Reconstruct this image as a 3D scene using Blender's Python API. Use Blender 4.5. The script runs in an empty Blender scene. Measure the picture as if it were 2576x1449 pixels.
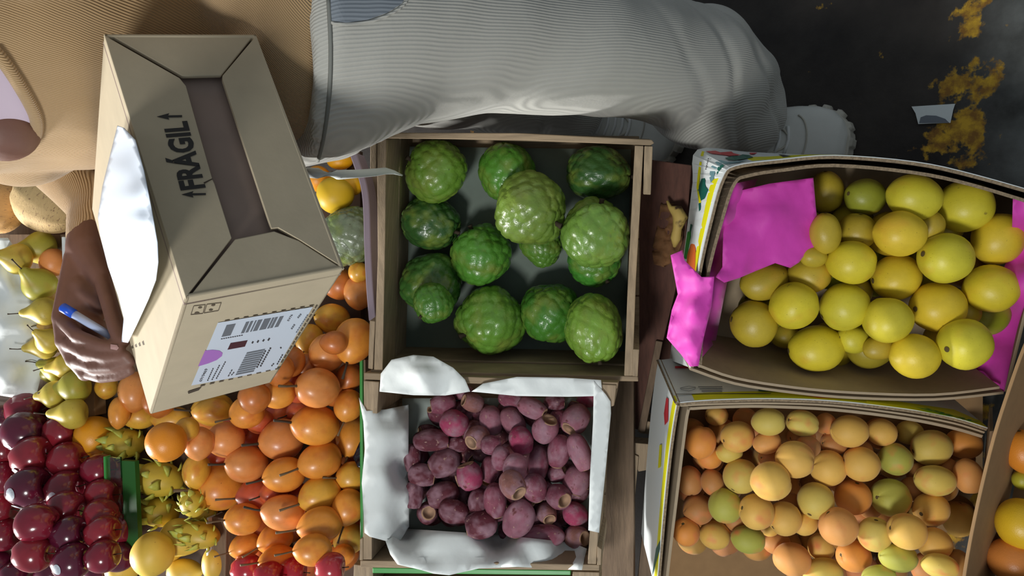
import bpy, bmesh, math, random
from mathutils import Vector, Matrix, noise
from mathutils.geometry import delaunay_2d_cdt
from mathutils.bvhtree import BVHTree
random.seed(7)
sc = bpy.context.scene
COL = sc.collection
PI = math.pi

# ------------------------------------------------------------------ camera
HC = 1.55                      # camera height (a phone held at chest height)
PITCH = math.radians(50)       # looking steeply down, phone held in portrait
FPX = 1930.0
CP, SP = math.cos(PITCH), math.sin(PITCH)
FW = Vector((0, CP, -SP)); UP = Vector((0, SP, CP)); XR = Vector((1, 0, 0))
CAM = Vector((0, 0, HC))
cd = bpy.data.cameras.new('camera'); cam = bpy.data.objects.new('camera', cd); COL.objects.link(cam)
cd.sensor_width = 36; cd.lens = 36 * FPX / 2576; cd.clip_start = .02
m3 = Matrix((-UP, XR, -FW)).transposed()
cam.matrix_world = Matrix.Translation(CAM) @ m3.to_4x4()
sc.camera = cam

# ------------------------------------------------------------------ world, lamps, exposure
w = bpy.data.worlds.new('world'); sc.world = w; w.use_nodes = True
bg = w.node_tree.nodes['Background']; bg.inputs[0].default_value = (.80, .90, 1.0, 1); bg.inputs[1].default_value = .20

def area(name, loc, target, size, energy, col):
    l = bpy.data.lights.new(name, 'AREA'); l.size = size; l.energy = energy; l.color = col; l.shape = 'DISK'
    o = bpy.data.objects.new(name, l); COL.objects.link(o); o.location = loc
    o.rotation_euler = (Vector(target) - Vector(loc)).to_track_quat('-Z', 'Y').to_euler()
    return o
area('stall_lamp', (-1.35, 3.1, 1.95), (0, .8, .5), .55, 95, (1, .98, .95))
area('aisle_lamp', (-1.25, .05, 2.5), (0, .5, .4), .5, 21, (1, 1, .98))
sc.view_settings.view_transform = 'Standard'; sc.view_settings.look = 'None'
sc.view_settings.gamma = 1; sc.view_settings.use_curve_mapping = False
sc.view_settings.exposure = 0.45

# ------------------------------------------------------------------ helpers
def lin(r, g, b):
    return tuple(((c / 255) / 12.92 if c / 255 <= .04045 else ((c / 255 + .055) / 1.055) ** 2.4) for c in (r, g, b)) + (1,)

def P(px, py, Z):
    return CAM + FW * Z - UP * ((px - 1288) / FPX * Z) - XR * ((py - 724.5) / FPX * Z)
def camv(a, b, c): return FW * c - UP * a - XR * b
def ray(px, py): return camv((px - 1288) / FPX, (py - 724.5) / FPX, 1)

def mesh(name, verts, faces, smooth=False):
    me = bpy.data.meshes.new(name); me.from_pydata([tuple(v) for v in verts], [], faces); me.update()
    if smooth: me.polygons.foreach_set('use_smooth', [True] * len(me.polygons))
    return me
def props(o, label=None, cat=None, group=None, kind=None):
    if label: o['label'] = label
    if cat: o['category'] = cat
    if group: o['group'] = group
    if kind: o['kind'] = kind
    return o
def link(name, me, mat, parent=None, loc=None):
    o = bpy.data.objects.new(name, me); COL.objects.link(o)
    if mat is not None and len(me.materials) == 0: me.materials.append(mat)
    if parent is not None: o.parent = parent
    if loc is not None: o.location = loc
    return o
def wloc(p):
    v = Vector((0, 0, 0))
    while p is not None: v = v + p.location; p = p.parent
    return v
def wobj(name, verts, faces, mat, parent=None, smooth=False):
    """verts in world coordinates; the origin goes to the middle (top level) or stays with the parent (parts)"""
    if parent is None:
        c = sum((Vector(v) for v in verts), Vector()) / len(verts)
    else:
        c = wloc(parent)
    me = mesh(name, [Vector(v) - c for v in verts], faces, smooth)
    return link(name, me, mat, parent, c if parent is None else None)
def empty(name, loc, label=None, cat=None, group=None):
    o = bpy.data.objects.new(name, None); COL.objects.link(o); o.location = loc; o.empty_display_size = .05
    return props(o, label, cat, group)
def fixn(o):
    bm = bmesh.new(); bm.from_mesh(o.data); bmesh.ops.recalc_face_normals(bm, faces=bm.faces); bm.to_mesh(o.data); bm.free(); return o
def bevel(o, wd=.0015, seg=2):
    m = o.modifiers.new('bevel', 'BEVEL'); m.width = wd; m.segments = seg; m.limit_method = 'ANGLE'; return o

class Frame:
    """rim plane of a crate or heap: passes through a point, d points down into it"""
    def __init__(s, px, py, Z, vx, vy):
        s.d = ray(vx, vy).normalized(); s.o = P(px, py, Z)
    def at(s, px, py, dep=0.0):            # point seen at this pixel on the plane `dep` below the rim
        r = ray(px, py); t = ((s.o - CAM).dot(s.d) + dep) / r.dot(s.d); return CAM + r * t
    def rim(s, px, py, dep=0.0):           # rim point pushed down by dep
        return s.at(px, py) + s.d * dep

def prism(name, fr, poly, s0, s1, mat, parent, bev=.0012):
    n = len(poly)
    vs = [fr.rim(x, y, s0) for x, y in poly] + [fr.rim(x, y, s1) for x, y in poly]
    fs = [list(range(n)), list(range(2 * n - 1, n - 1, -1))] + [[i, i + n, (i + 1) % n + n, (i + 1) % n] for i in range(n)]
    o = fixn(wobj(name, vs, fs, mat, parent))
    if bev: bevel(o, bev)
    return o
def ribbon(name, fr, line, th, s0, s1, mat, parent, side=1, bev=0.0, dd=None, low=None):
    """upright wall following a rim polyline, th metres thick"""
    pts = [fr.at(x, y) for x, y in line]; n = len(pts); off = []; dd = dd or fr.d
    for i in range(n):
        a = pts[max(i - 1, 0)]; b = pts[min(i + 1, n - 1)]
        off.append((b - a).cross(fr.d).normalized() * th * side)
    vs = []
    if low:                                # flared wall: its foot follows another line on the bottom plane, foot depth = low[1]
        foot = [fr.at(x, y, low[1]) for x, y in low[0]]; dirs = [(f - p) / low[1] for f, p in zip(foot, pts)]
        for s in (s0, s1):
            vs += [p + e * s for p, e in zip(pts, dirs)]; vs += [p + o + e * s for p, o, e in zip(pts, off, dirs)]
    for s in ((s0, s1) if not low else ()):
        vs += [p + dd * s for p in pts]; vs += [p + o + dd * s for p, o in zip(pts, off)]
    fs = []
    for i in range(n - 1):
        a, b, c, d = i, i + 1, n + i + 1, n + i
        fs += [[a, b, c, d], [a + 2 * n, d + 2 * n, c + 2 * n, b + 2 * n], [a, a + 2 * n, b + 2 * n, b], [d, c, c + 2 * n, d + 2 * n]]
    fs += [[0, n, 3 * n, 2 * n], [n - 1, 3 * n - 1, 4 * n - 1, 2 * n - 1]]
    o = fixn(wobj(name, vs, fs, mat, parent))
    if bev: bevel(o, bev)
    return o
def subdiv_line(line, n=4):
    """Catmull-Rom through pixel points"""
    out = []
    for i in range(len(line) - 1):
        p0 = line[max(i - 1, 0)]; p1 = line[i]; p2 = line[i + 1]; p3 = line[min(i + 2, len(line) - 1)]
        for k in range(n):
            t = k / n
            out.append(tuple(.5 * ((2 * p1[j]) + (-p0[j] + p2[j]) * t + (2 * p0[j] - 5 * p1[j] + 4 * p2[j] - p3[j]) * t * t + (-p0[j] + 3 * p1[j] - 3 * p2[j] + p3[j]) * t ** 3) for j in (0, 1)))
    out.append(line[-1]); return out

def tri_poly(poly, step):
    """triangulate a 2-D polygon with interior points every `step`"""
    pts = []; n = len(poly)
    for i in range(n):
        a, b = Vector(poly[i][:2]), Vector(poly[(i + 1) % n][:2]); k = max(1, int((b - a).length / step))
        for j in range(k): pts.append(a.lerp(b, j / k))
    nb = len(pts)
    def inside(x, y):
        c = False; j = nb - 1
        for i in range(nb):
            if (pts[i].y > y) != (pts[j].y > y) and x < (pts[j].x - pts[i].x) * (y - pts[i].y) / (pts[j].y - pts[i].y) + pts[i].x: c = not c
            j = i
        return c
    xs = [p.x for p in pts]; ys = [p.y for p in pts]; inner = []
    y = min(ys) + step / 2; row = 0
    while y < max(ys):
        x = min(xs) + (step / 2 if row % 2 else step)
        while x < max(xs):
            if inside(x, y) and min((p - Vector((x, y))).length for p in pts[:nb]) > step * .45: inner.append(Vector((x, y)))
            x += step
        y += step; row += 1
    allp = pts + inner
    v, e, f, *_ = delaunay_2d_cdt(allp, [(i, (i + 1) % nb) for i in range(nb)], [], 1, 1e-5)
    return v, f
def sheet(name, poly, mat, parent=None, step=14, crumple=.003, th=.0006, ctrl=(), seed=0, freq=22, fr=None, soft=200, pw=1.5):
    # with a frame, the third number is the depth below its rim instead of a distance
    """thin sheet of paper: outline (px, py, Z), extra ctrl points (px, py, Z) shape the folds"""
    v, f = tri_poly(poly, step)
    keys = list(poly) + list(ctrl); vs = []
    for p in v:
        sw = 0; sz = 0
        for k in keys:
            d2 = (k[0] - p.x) ** 2 + (k[1] - p.y) ** 2 + soft; wgt = 1 / d2 ** pw
            sw += wgt; sz += wgt * k[2]
        Z = sz / sw
        if fr: Z = (fr.at(p.x, p.y, Z) - CAM).dot(FW)
        q = P(p.x, p.y, Z); nn = noise.noise(q * freq + Vector((seed, 0, 0)))
        n2 = noise.noise(q * freq * 2.7 + Vector((0, seed, 0)))
        Z += crumple * (abs(nn) * 2 - .5) + crumple * .5 * (abs(n2) * 2 - .5)
        vs.append(P(p.x, p.y, Z))
    o = wobj(name, vs, [list(t) for t in f], mat, parent, smooth=True)
    m = o.modifiers.new('thick', 'SOLIDIFY'); m.thickness = th; m.offset = 0
    return o
def bvh_of(*objs):
    vs = []; fs = []
    for o in objs:
        b = len(vs); c = wloc(o); vs += [v.co + c for v in o.data.vertices]; fs += [[b + i for i in p.vertices] for p in o.data.polygons]
    return BVHTree.FromPolygons(vs, fs)
def decal(name, poly, bvh, mat, parent, eps=.0005, step=400):
    """flat print: outline in pixels laid on the surface that is there"""
    v, f = tri_poly(poly, step); vs = []
    for p in v:
        r = ray(p.x, p.y).normalized(); h, nrm, i, t = bvh.ray_cast(CAM, r)
        if h is None: h, nrm, i, t = bvh.find_nearest(P(p.x, p.y, 1.15))
        vs.append(h - r * eps)
    return wobj(name, vs, [list(t) for t in f], mat, parent)
def text_on(name, s, bvh, o_px, x_px, y_px, mat, parent, eps=.0006, bold=0.0):
    """lettering on a plane: o_px = baseline start, x_px = baseline end, y_px = cap-height point above start"""
    cu = bpy.data.curves.new('t', 'FONT'); cu.body = s; cu.size = 1; cu.offset = bold; cu.resolution_u = 3
    to = bpy.data.objects.new('t', cu); COL.objects.link(to)
    dg = bpy.context.evaluated_depsgraph_get(); me = bpy.data.meshes.new_from_object(to.evaluated_get(dg))
    bpy.data.objects.remove(to)
    xs = [v.co.x for v in me.vertices]; x0, x1 = min(xs), max(xs); H = .69
    def hit(p):
        r = ray(*p).normalized(); h = bvh.ray_cast(CAM, r)[0]
        if h is None: h = bvh.find_nearest(P(p[0], p[1], 1.1))[0]
        return h - r * eps
    A, B, C_ = hit(o_px), hit(x_px), hit(y_px); pc = wloc(parent)
    for v in me.vertices:
        v.co = A + (B - A) * ((v.co.x - x0) / (x1 - x0)) + (C_ - A) * (v.co.y / H) - pc
    me.materials.clear(); me.name = name
    return link(name, me, mat, parent)

# tapered capsules merged through a voxel remesh: used for the body and its clothes
def capsule(bm, a, b, r0, r1, seg=20):
    a = Vector(a); b = Vector(b); ax = b - a; L = ax.length
    if L < 1e-6: ax = Vector((0, 0, 1)); L = 1e-6
    q = ax.to_track_quat('Z', 'Y').to_matrix(); rings = []; nh = 6
    for i in range(nh + 1):
        t = PI / 2 * (i / nh); rings.append((-r0 * math.cos(t), r0 * math.sin(t)))
    for i in range(nh + 1):
        t = PI / 2 * (i / nh); rings.append((L + r1 * math.sin(t), r1 * math.cos(t)))
    loft(bm, [[a + q @ Vector((max(r, 1e-4) * math.cos(2 * PI * k / seg), max(r, 1e-4) * math.sin(2 * PI * k / seg), z)) for k in range(seg)] for z, r in rings])
def loft(bm, rings):
    rows = [[bm.verts.new(p) for p in r] for r in rings]; n = len(rows[0])
    for i in range(len(rows) - 1):
        for k in range(n): bm.faces.new((rows[i][k], rows[i][(k + 1) % n], rows[i + 1][(k + 1) % n], rows[i + 1][k]))
    bm.faces.new(list(reversed(rows[0]))); bm.faces.new(rows[-1])
def ellipsoid(bm, c, r, rot=None, seg=24):
    c = Vector(c); rings = []
    for i in range(1, 14):
        t = PI * i / 14
        ring = []
        for k in range(seg):
            a = 2 * PI * k / seg; v = Vector((r[0] * math.sin(t) * math.cos(a), r[1] * math.sin(t) * math.sin(a), r[2] * -math.cos(t)))
            if rot: v = rot @ v
            ring.append(c + v)
        rings.append(ring)
    loft(bm, rings)
def remeshed(name, bm, voxel, mat, parent, smooth=3, fn=None):
    bmesh.ops.recalc_face_normals(bm, faces=bm.faces)
    me = bpy.data.meshes.new('tmp'); bm.to_mesh(me); bm.free()
    t = bpy.data.objects.new('tmp', me); COL.objects.link(t)
    r = t.modifiers.new('r', 'REMESH'); r.mode = 'VOXEL'; r.voxel_size = voxel; r.use_smooth_shade = True
    if smooth: s = t.modifiers.new('s', 'SMOOTH'); s.iterations = smooth; s.factor = .5
    dg = bpy.context.evaluated_depsgraph_get(); out = bpy.data.meshes.new_from_object(t.evaluated_get(dg))
    bpy.data.objects.remove(t); out.name = name
    c = wloc(parent)
    if fn:
        ns = [v.normal.copy() for v in out.vertices]
        for v, nn in zip(out.vertices, ns): v.co = fn(v.co, nn)
    for v in out.vertices: v.co = v.co - c
    out.polygons.foreach_set('use_smooth', [True] * len(out.polygons))
    out.materials.clear()
    return link(name, out, mat, parent)
def tube(name, pts, rads, mat, parent, seg=10):
    pts = [Vector(p) for p in pts]; rings = []
    for i, p in enumerate(pts):
        t = (pts[min(i + 1, len(pts) - 1)] - pts[max(i - 1, 0)]).normalized()
        q = t.to_track_quat('Z', 'Y').to_matrix()
        rings.append([p + q @ Vector((rads[i] * math.cos(2 * PI * k / seg), rads[i] * math.sin(2 * PI * k / seg), 0)) for k in range(seg)])
    vs = [v for r in rings for v in r]; fs = []
    for i in range(len(rings) - 1):
        for k in range(seg): fs.append([i * seg + k, i * seg + (k + 1) % seg, (i + 1) * seg + (k + 1) % seg, (i + 1) * seg + k])
    fs += [list(range(seg - 1, -1, -1)), [len(vs) - seg + k for k in range(seg)]]
    return wobj(name, vs, fs, mat, parent, smooth=True)

# ------------------------------------------------------------------ materials
def mk(name, base=(.5, .5, .5, 1), rough=.5, objcol=False, var=None, spots=None, bump=None, bump2=None, stretch=None,
       spec=.5, sheen=0, blush=None, wave=None, trans=0, sss=0, metal=0, coat=0, k=1.0):
    m = bpy.data.materials.new(name); m.use_nodes = True; N = m.node_tree.nodes; L = m.node_tree.links
    b = N['Principled BSDF']; b.inputs['Roughness'].default_value = rough; b.inputs['Specular IOR Level'].default_value = spec
    b.inputs['Metallic'].default_value = metal
    if sheen: b.inputs['Sheen Weight'].default_value = sheen
    if coat: b.inputs['Coat Weight'].default_value = coat; b.inputs['Coat Roughness'].default_value = .12
    if trans: b.inputs['Transmission Weight'].default_value = trans
    if sss: b.inputs['Subsurface Weight'].default_value = sss; b.inputs['Subsurface Radius'].default_value = (.01, .006, .003); b.inputs['Subsurface Scale'].default_value = .5
    tc = N.new('ShaderNodeTexCoord'); vec = tc.outputs['Object']
    oi = N.new('ShaderNodeObjectInfo')
    add = N.new('ShaderNodeVectorMath'); add.operation = 'ADD'
    mulr = N.new('ShaderNodeMath'); mulr.operation = 'MULTIPLY'; mulr.inputs[1].default_value = 37.0; L.new(oi.outputs['Random'], mulr.inputs[0])
    L.new(vec, add.inputs[0]); L.new(mulr.outputs[0], add.inputs[1]); rvec = add.outputs[0]
    if stretch:
        mp = N.new('ShaderNodeMapping'); mp.inputs['Scale'].default_value = stretch; L.new(rvec, mp.inputs[0]); rvec = mp.outputs[0]
    if objcol: colr = oi.outputs['Color']
    else:
        rgb = N.new('ShaderNodeRGB'); rgb.outputs[0].default_value = base; colr = rgb.outputs[0]
    def nz(scale, det=4, v=None, ro=.55):
        n = N.new('ShaderNodeTexNoise'); n.inputs['Scale'].default_value = scale * k; n.inputs['Detail'].default_value = det; n.inputs['Roughness'].default_value = ro
        L.new(v or rvec, n.inputs['Vector']); return n.outputs['Fac']
    def ramp(fac, a, c):
        r = N.new('ShaderNodeMapRange'); r.inputs['From Min'].default_value = a; r.inputs['From Max'].default_value = c; L.new(fac, r.inputs[0]); return r.outputs[0]
    def mix(fac, a, c, mode='MIX'):
        x = N.new('ShaderNodeMix'); x.data_type = 'RGBA'; x.blend_type = mode
        if isinstance(fac, float): x.inputs[0].default_value = fac
        else: L.new(fac, x.inputs[0])
        for sck, val in ((x.inputs[6], a), (x.inputs[7], c)):
            if isinstance(val, tuple): sck.default_value = val
            else: L.new(val, sck)
        return x.outputs[2]
    if blush:                                # second skin colour in large soft patches
        sc_, lo, hi, c = blush; colr = mix(ramp(nz(sc_, 2), lo, hi), colr, c)
    if var:                                  # value variation
        sc_, amt = var[:2]; fac = nz(sc_, 5)
        colr = mix(ramp(fac, .3, .7), mix(1.0, colr, (1 - amt, 1 - amt, 1 - amt, 1), 'MULTIPLY'), mix(1.0, colr, (1 + amt, 1 + amt, 1 + amt, 1), 'MULTIPLY'))
    for sp_ in (spots or []):
        sc_, lo, hi, c = sp_; colr = mix(ramp(nz(sc_, 3), lo, hi), colr, c)
    if wave:                                 # fine ribs: scale, direction vector, strength, colour factor, distortion
        sc_, dvec, stg, cf, dist = wave
        dt = N.new('ShaderNodeVectorMath'); dt.operation = 'DOT_PRODUCT'; L.new(vec, dt.inputs[0]); dt.inputs[1].default_value = dvec
        nn = nz(9, 2, vec); ad = N.new('ShaderNodeMath'); ad.operation = 'MULTIPLY_ADD'; L.new(nn, ad.inputs[0]); ad.inputs[1].default_value = dist; L.new(dt.outputs['Value'], ad.inputs[2])
        ml = N.new('ShaderNodeMath'); ml.operation = 'MULTIPLY'; L.new(ad.outputs[0], ml.inputs[0]); ml.inputs[1].default_value = sc_ * 2 * PI
        sn = N.new('ShaderNodeMath'); sn.operation = 'SINE'; L.new(ml.outputs[0], sn.inputs[0])
        wfac = ramp(sn.outputs[0], -1, 1); colr = mix(wfac, mix(1.0, colr, (cf, cf, cf, 1), 'MULTIPLY'), colr)
        bp = N.new('ShaderNodeBump'); bp.inputs['Strength'].default_value = stg; bp.inputs['Distance'].default_value = .002
        L.new(wfac, bp.inputs['Height']); L.new(bp.outputs[0], b.inputs['Normal']); last = bp
    else: last = None
    L.new(colr, b.inputs['Base Color'])
    for bb in (bump, bump2):
        if bb:
            sc_, stg, dist = bb; h = nz(sc_, 6); bp = N.new('ShaderNodeBump'); bp.inputs['Strength'].default_value = stg; bp.inputs['Distance'].default_value = dist
            L.new(h, bp.inputs['Height'])
            if last: L.new(last.outputs[0], bp.inputs['Normal'])
            L.new(bp.outputs[0], b.inputs['Normal']); last = bp
    return m
WOODX = mk('wood_pale_crosswise', lin(158, 138, 112), .75, var=(1.2, .22), bump=(6, .5, .001), stretch=(9, 130, 130))
WOODY = mk('wood_pale_lengthwise', lin(152, 132, 106), .75, var=(1.2, .22), bump=(6, .5, .001), stretch=(130, 12, 12))
WOODD = mk('wood_red_brown', lin(96, 62, 50), .8, var=(1.3, .28), bump=(6, .4, .001), stretch=(10, 90, 90))
WOODM = mk('wood_grey_brown', lin(118, 98, 78), .8, var=(1.3, .25), bump=(6, .4, .001), stretch=(12, 90, 90))
CARD = mk('cardboard', lin(168, 150, 124), .85, var=(60, .05), bump=(300, .15, .0005))
CARDB = mk('cardboard_brown', lin(150, 118, 80), .85, var=(40, .07), bump=(200, .15, .0005))
CARDE = mk('cardboard_cut_edge', lin(140, 122, 98), .95, var=(260, .35), bump=(500, .5, .001))
CARDG = mk('parcel_cardboard', lin(196, 182, 154), .85, var=(30, .05), bump=(260, .12, .0005))
CARDP = mk('parcel_inner_flap', lin(152, 132, 120), .85, var=(30, .05))
WHITEP = mk('white_paper', lin(222, 228, 226), .7, var=(20, .03), bump=(60, .25, .002))
GREYP = mk('grey_lining_paper', lin(140, 150, 144), .75, var=(20, .06), bump=(50, .3, .002))
GREYD = mk('dull_lining_paper', lin(106, 118, 108), .8, var=(14, .12), bump=(50, .3, .002))  # darker and more mottled grey-green than the other lining paper
BLUEP = mk('bright_sheet_paper', lin(228, 238, 250), .5)
PINK = mk('magenta_tissue', lin(214, 62, 178), .6, var=(20, .06), bump=(50, .3, .002), sheen=.2)
PRINTW = mk('print_white', lin(226, 232, 232), .35)
PRINTY = mk('print_yellow', lin(228, 222, 20), .4)
PRINTG = mk('print_dark_green', lin(20, 96, 84), .4)
PRINTLG = mk('print_bright_green', lin(20, 140, 60), .4)
PRINTGR = mk('print_grey_teal', lin(110, 148, 156), .4)
PRINTR = mk('print_red', lin(205, 55, 65), .4)
PRINTO = mk('print_orange', lin(226, 110, 50), .4)
PRINTP = mk('print_purple', lin(176, 120, 205), .4)
INK = mk('ink_dark', lin(62, 62, 66), .6)
INKG = mk('ink_grey', lin(110, 116, 124), .6)
INKM = mk('ink_maroon', lin(70, 34, 48), .5)
GREENT = mk('green_plastic_edge', lin(64, 150, 70), .4, var=(30, .1))
STRAP = mk('grey_purple_plastic', lin(128, 116, 128), .4, var=(10, .08))
DARKP = mk('black_plastic', lin(26, 28, 38), .25)
TRAYDARK = mk('tray_floor_dark', lin(70, 50, 36), .9, var=(14, .2))  # tray base; the darkness of the gaps between fruit is put into this brown
GLASS = mk('clear_acrylic', (.9, 1, .92, 1), .05, trans=1.0)
M = {}
M['lemon'] = mk('sweet_lime_skin', objcol=True, k=.045, rough=.42, var=(25, .10), blush=(14, .60, .95, lin(222, 160, 50)), spots=[(420, .70, .74, lin(110, 96, 30)), (60, .72, .80, lin(130, 112, 50))], bump=(260, .18, .001))
M['peach'] = mk('apricot_skin', objcol=True, k=.045, rough=.62, sheen=.12, var=(30, .05), blush=(15, .58, .80, lin(226, 128, 74)), spots=[(420, .73, .76, lin(140, 90, 50))], bump=(400, .08, .0005))
M['gran'] = mk('granadilla_skin', objcol=True, k=.045, rough=.36, coat=.12, var=(30, .12), blush=(22, .50, .80, lin(206, 112, 46)), spots=[(260, .70, .76, lin(150, 74, 34)), (45, .74, .80, lin(130, 66, 40))], bump=(200, .08, .0008))
M['orange'] = mk('orange_peel', objcol=True, k=.045, rough=.35, var=(25, .06), bump=(420, .35, .0008))
M['apple'] = mk('apple_skin', objcol=True, k=.045, rough=.20, coat=.4, var=(20, .15), blush=(14, .55, .85, lin(120, 24, 34)), spots=[(500, .72, .76, lin(150, 70, 70))])
M['pear'] = mk('pear_skin', objcol=True, k=.045, rough=.42, var=(24, .08), blush=(18, .55, .8, lin(186, 150, 60)), spots=[(260, .68, .74, lin(130, 110, 40)), (40, .72, .78, lin(140, 104, 44))])
M['mango'] = mk('mango_skin', objcol=True, k=.045, rough=.5, var=(20, .06), blush=(14, .6, .85, lin(205, 160, 50)), spots=[(60, .73, .78, lin(150, 110, 50))])
M['prickly'] = mk('prickly_pear_skin', objcol=True, k=.045, rough=.72, spec=.3, var=(30, .22), blush=(22, .42, .72, lin(160, 124, 136)), spots=[(90, .64, .72, lin(170, 136, 124)), (30, .62, .72, lin(110, 60, 62))], bump=(90, .4, .0015))
M['custard'] = mk('custard_apple_skin', objcol=True, k=.045, rough=.30, coat=.3, var=(22, .12), blush=(30, .48, .75, lin(122, 140, 58)), spots=[(200, .70, .78, lin(60, 70, 36))], bump=(160, .2, .01))
M['melon'] = mk('melon_rind', objcol=True, k=.2, rough=.75, var=(12, .08), spots=[(30, .60, .68, lin(150, 116, 84))], stretch=(1, 1, 4), bump=(60, .4, .002))
M['dragon'] = mk('pitahaya_skin', objcol=True, k=.045, rough=.45, var=(26, .12), blush=(24, .5, .8, lin(200, 175, 60)))
BRACT = mk('pitahaya_bract', k=.1, base=lin(190, 192, 78), rough=.5, var=(30, .2), blush=(30, .5, .75, lin(150, 175, 100)))
STEM = mk('fruit_stem', lin(104, 84, 58), .85, var=(80, .2))
STEMD = mk('dark_stem', lin(62, 50, 36), .85)
NAVEL = mk('stem_scar', lin(96, 80, 44), .8)
CRATER = mk('prickly_pear_crater', lin(190, 150, 120), .85, var=(60, .2), bump=(120, .5, .002))
CRATERD = mk('prickly_pear_crater_floor', lin(110, 66, 50), .9)
STICK = mk('fruit_sticker', lin(168, 176, 186), .45, var=(6, .35))
SKIN = mk('dark_brown_skin', lin(112, 78, 66), .55, var=(30, .10), sss=.1, bump=(220, .15, .001))
NAIL = mk('fingernail', lin(176, 140, 136), .35)
SWEAT = mk('tan_ribbed_knit', lin(196, 162, 116), .9, var=(6, .06), wave=(520, (-.46, .88, .1), .6, .72, .01), sheen=.3)
TROUS = mk('pale_grey_crinkled_cotton', lin(194, 193, 184), .85, var=(5, .08), wave=(330, (.92, .35, .12), .4, .92, .004), bump=(160, .25, .001), sheen=.2)
DENIM = mk('pocket_lining', lin(142, 150, 158), .9, wave=(300, (.9, .3, .1), .4, .85, .01))
LAV = mk('lavender_vest', lin(196, 180, 196), .8)
SHOE = mk('white_leather', lin(205, 206, 198), .5, var=(20, .06), bump=(60, .15, .001))
SOLE = mk('white_rubber_sole', lin(186, 182, 168), .6, var=(20, .1))
LACE = mk('shoe_lace', lin(220, 222, 218), .8)
HAIR = mk('black_hair', lin(24, 20, 18), .5)
EYEW = mk('eye_white', lin(230, 228, 222), .2)
EYED = mk('eye_dark', lin(24, 16, 12), .2)
HUSK = mk('dry_husk', lin(120, 84, 52), .9, var=(30, .35), bump=(60, .6, .003))
HUSKY = mk('old_banana_peel', lin(205, 176, 96), .7, spots=[(40, .55, .65, lin(84, 60, 36))])
PENB = mk('blue_pen_cap', lin(30, 84, 205), .3)
PENC = mk('clear_pen_barrel', lin(176, 190, 222), .2)
METAL = mk('pen_tip_metal', lin(176, 176, 180), .25, metal=1)

# floor: dark worn concrete with a flaking yellow painted line running across
fm = bpy.data.materials.new('worn_concrete_floor'); fm.use_nodes = True
N = fm.node_tree.nodes; L = fm.node_tree.links; b = N['Principled BSDF']; b.inputs['Roughness'].default_value = .75
tc = N.new('ShaderNodeTexCoord')
def fnz(s, d=6, ro=.6):
    n = N.new('ShaderNodeTexNoise'); n.inputs['Scale'].default_value = s; n.inputs['Detail'].default_value = d; n.inputs['Roughness'].default_value = ro; L.new(tc.outputs['Object'], n.inputs['Vector']); return n.outputs['Fac']
def fmap(f, a, c, lo=0, hi=1):
    r = N.new('ShaderNodeMapRange'); L.new(f, r.inputs[0])
    for i, v in ((1, a), (2, c), (3, lo), (4, hi)): r.inputs[i].default_value = v
    return r.outputs[0]
def fmath(op, a, c):
    r = N.new('ShaderNodeMath'); r.operation = op
    for i, v in enumerate((a, c)):
        if isinstance(v, (int, float)): r.inputs[i].default_value = v
        else: L.new(v, r.inputs[i])
    return r.outputs[0]
def fmix(f, a, c):
    x = N.new('ShaderNodeMix'); x.data_type = 'RGBA'; L.new(f, x.inputs[0])
    for sck, val in ((x.inputs[6], a), (x.inputs[7], c)):
        if isinstance(val, tuple): sck.default_value = val
        else: L.new(val, sck)
    return x.outputs[2]
sx = N.new('ShaderNodeSeparateXYZ'); L.new(tc.outputs['Object'], sx.inputs[0])
grey = fmix(fmap(fnz(5), .35, .7), lin(32, 26, 22), lin(64, 58, 52))
grey = fmix(fmap(sx.outputs['Y'], .30, .16), grey, fmix(fmap(fnz(9), .35, .65), lin(58, 58, 54), lin(110, 112, 108)))
dist = fmath('ABSOLUTE', fmath('SUBTRACT', sx.outputs['Y'], .262), 0)
dist = fmap(dist, .02, .085, 0.0, 1.0)
patch = fmath('SUBTRACT', fnz(13, 5, .62), fmath('MULTIPLY', dist, .22))
pm = fmap(patch, .455, .505)
colf = fmix(pm, grey, fmix(fmap(fnz(40), .4, .62), lin(140, 98, 34), lin(216, 170, 44)))
L.new(colf, b.inputs['Base Color'])
bp = N.new('ShaderNodeBump'); bp.inputs['Strength'].default_value = .4; bp.inputs['Distance'].default_value = .003; L.new(fnz(60), bp.inputs['Height']); L.new(bp.outputs[0], b.inputs['Normal'])

# ------------------------------------------------------------------ floor and display stand
fl = wobj('floor', [(-4, -3, 0), (4, -3, 0), (4, 5, 0), (-4, 5, 0), (-4, -3, -.1), (4, -3, -.1), (4, 5, -.1), (-4, 5, -.1)],
          [[0, 1, 2, 3], [7, 6, 5, 4], [0, 4, 5, 1], [1, 5, 6, 2], [2, 6, 7, 3], [3, 7, 4, 0]], fm); fl['kind'] = 'structure'
fl.data.transform(Matrix.Translation(fl.location)); fl.location = (0, 0, 0)

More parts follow.
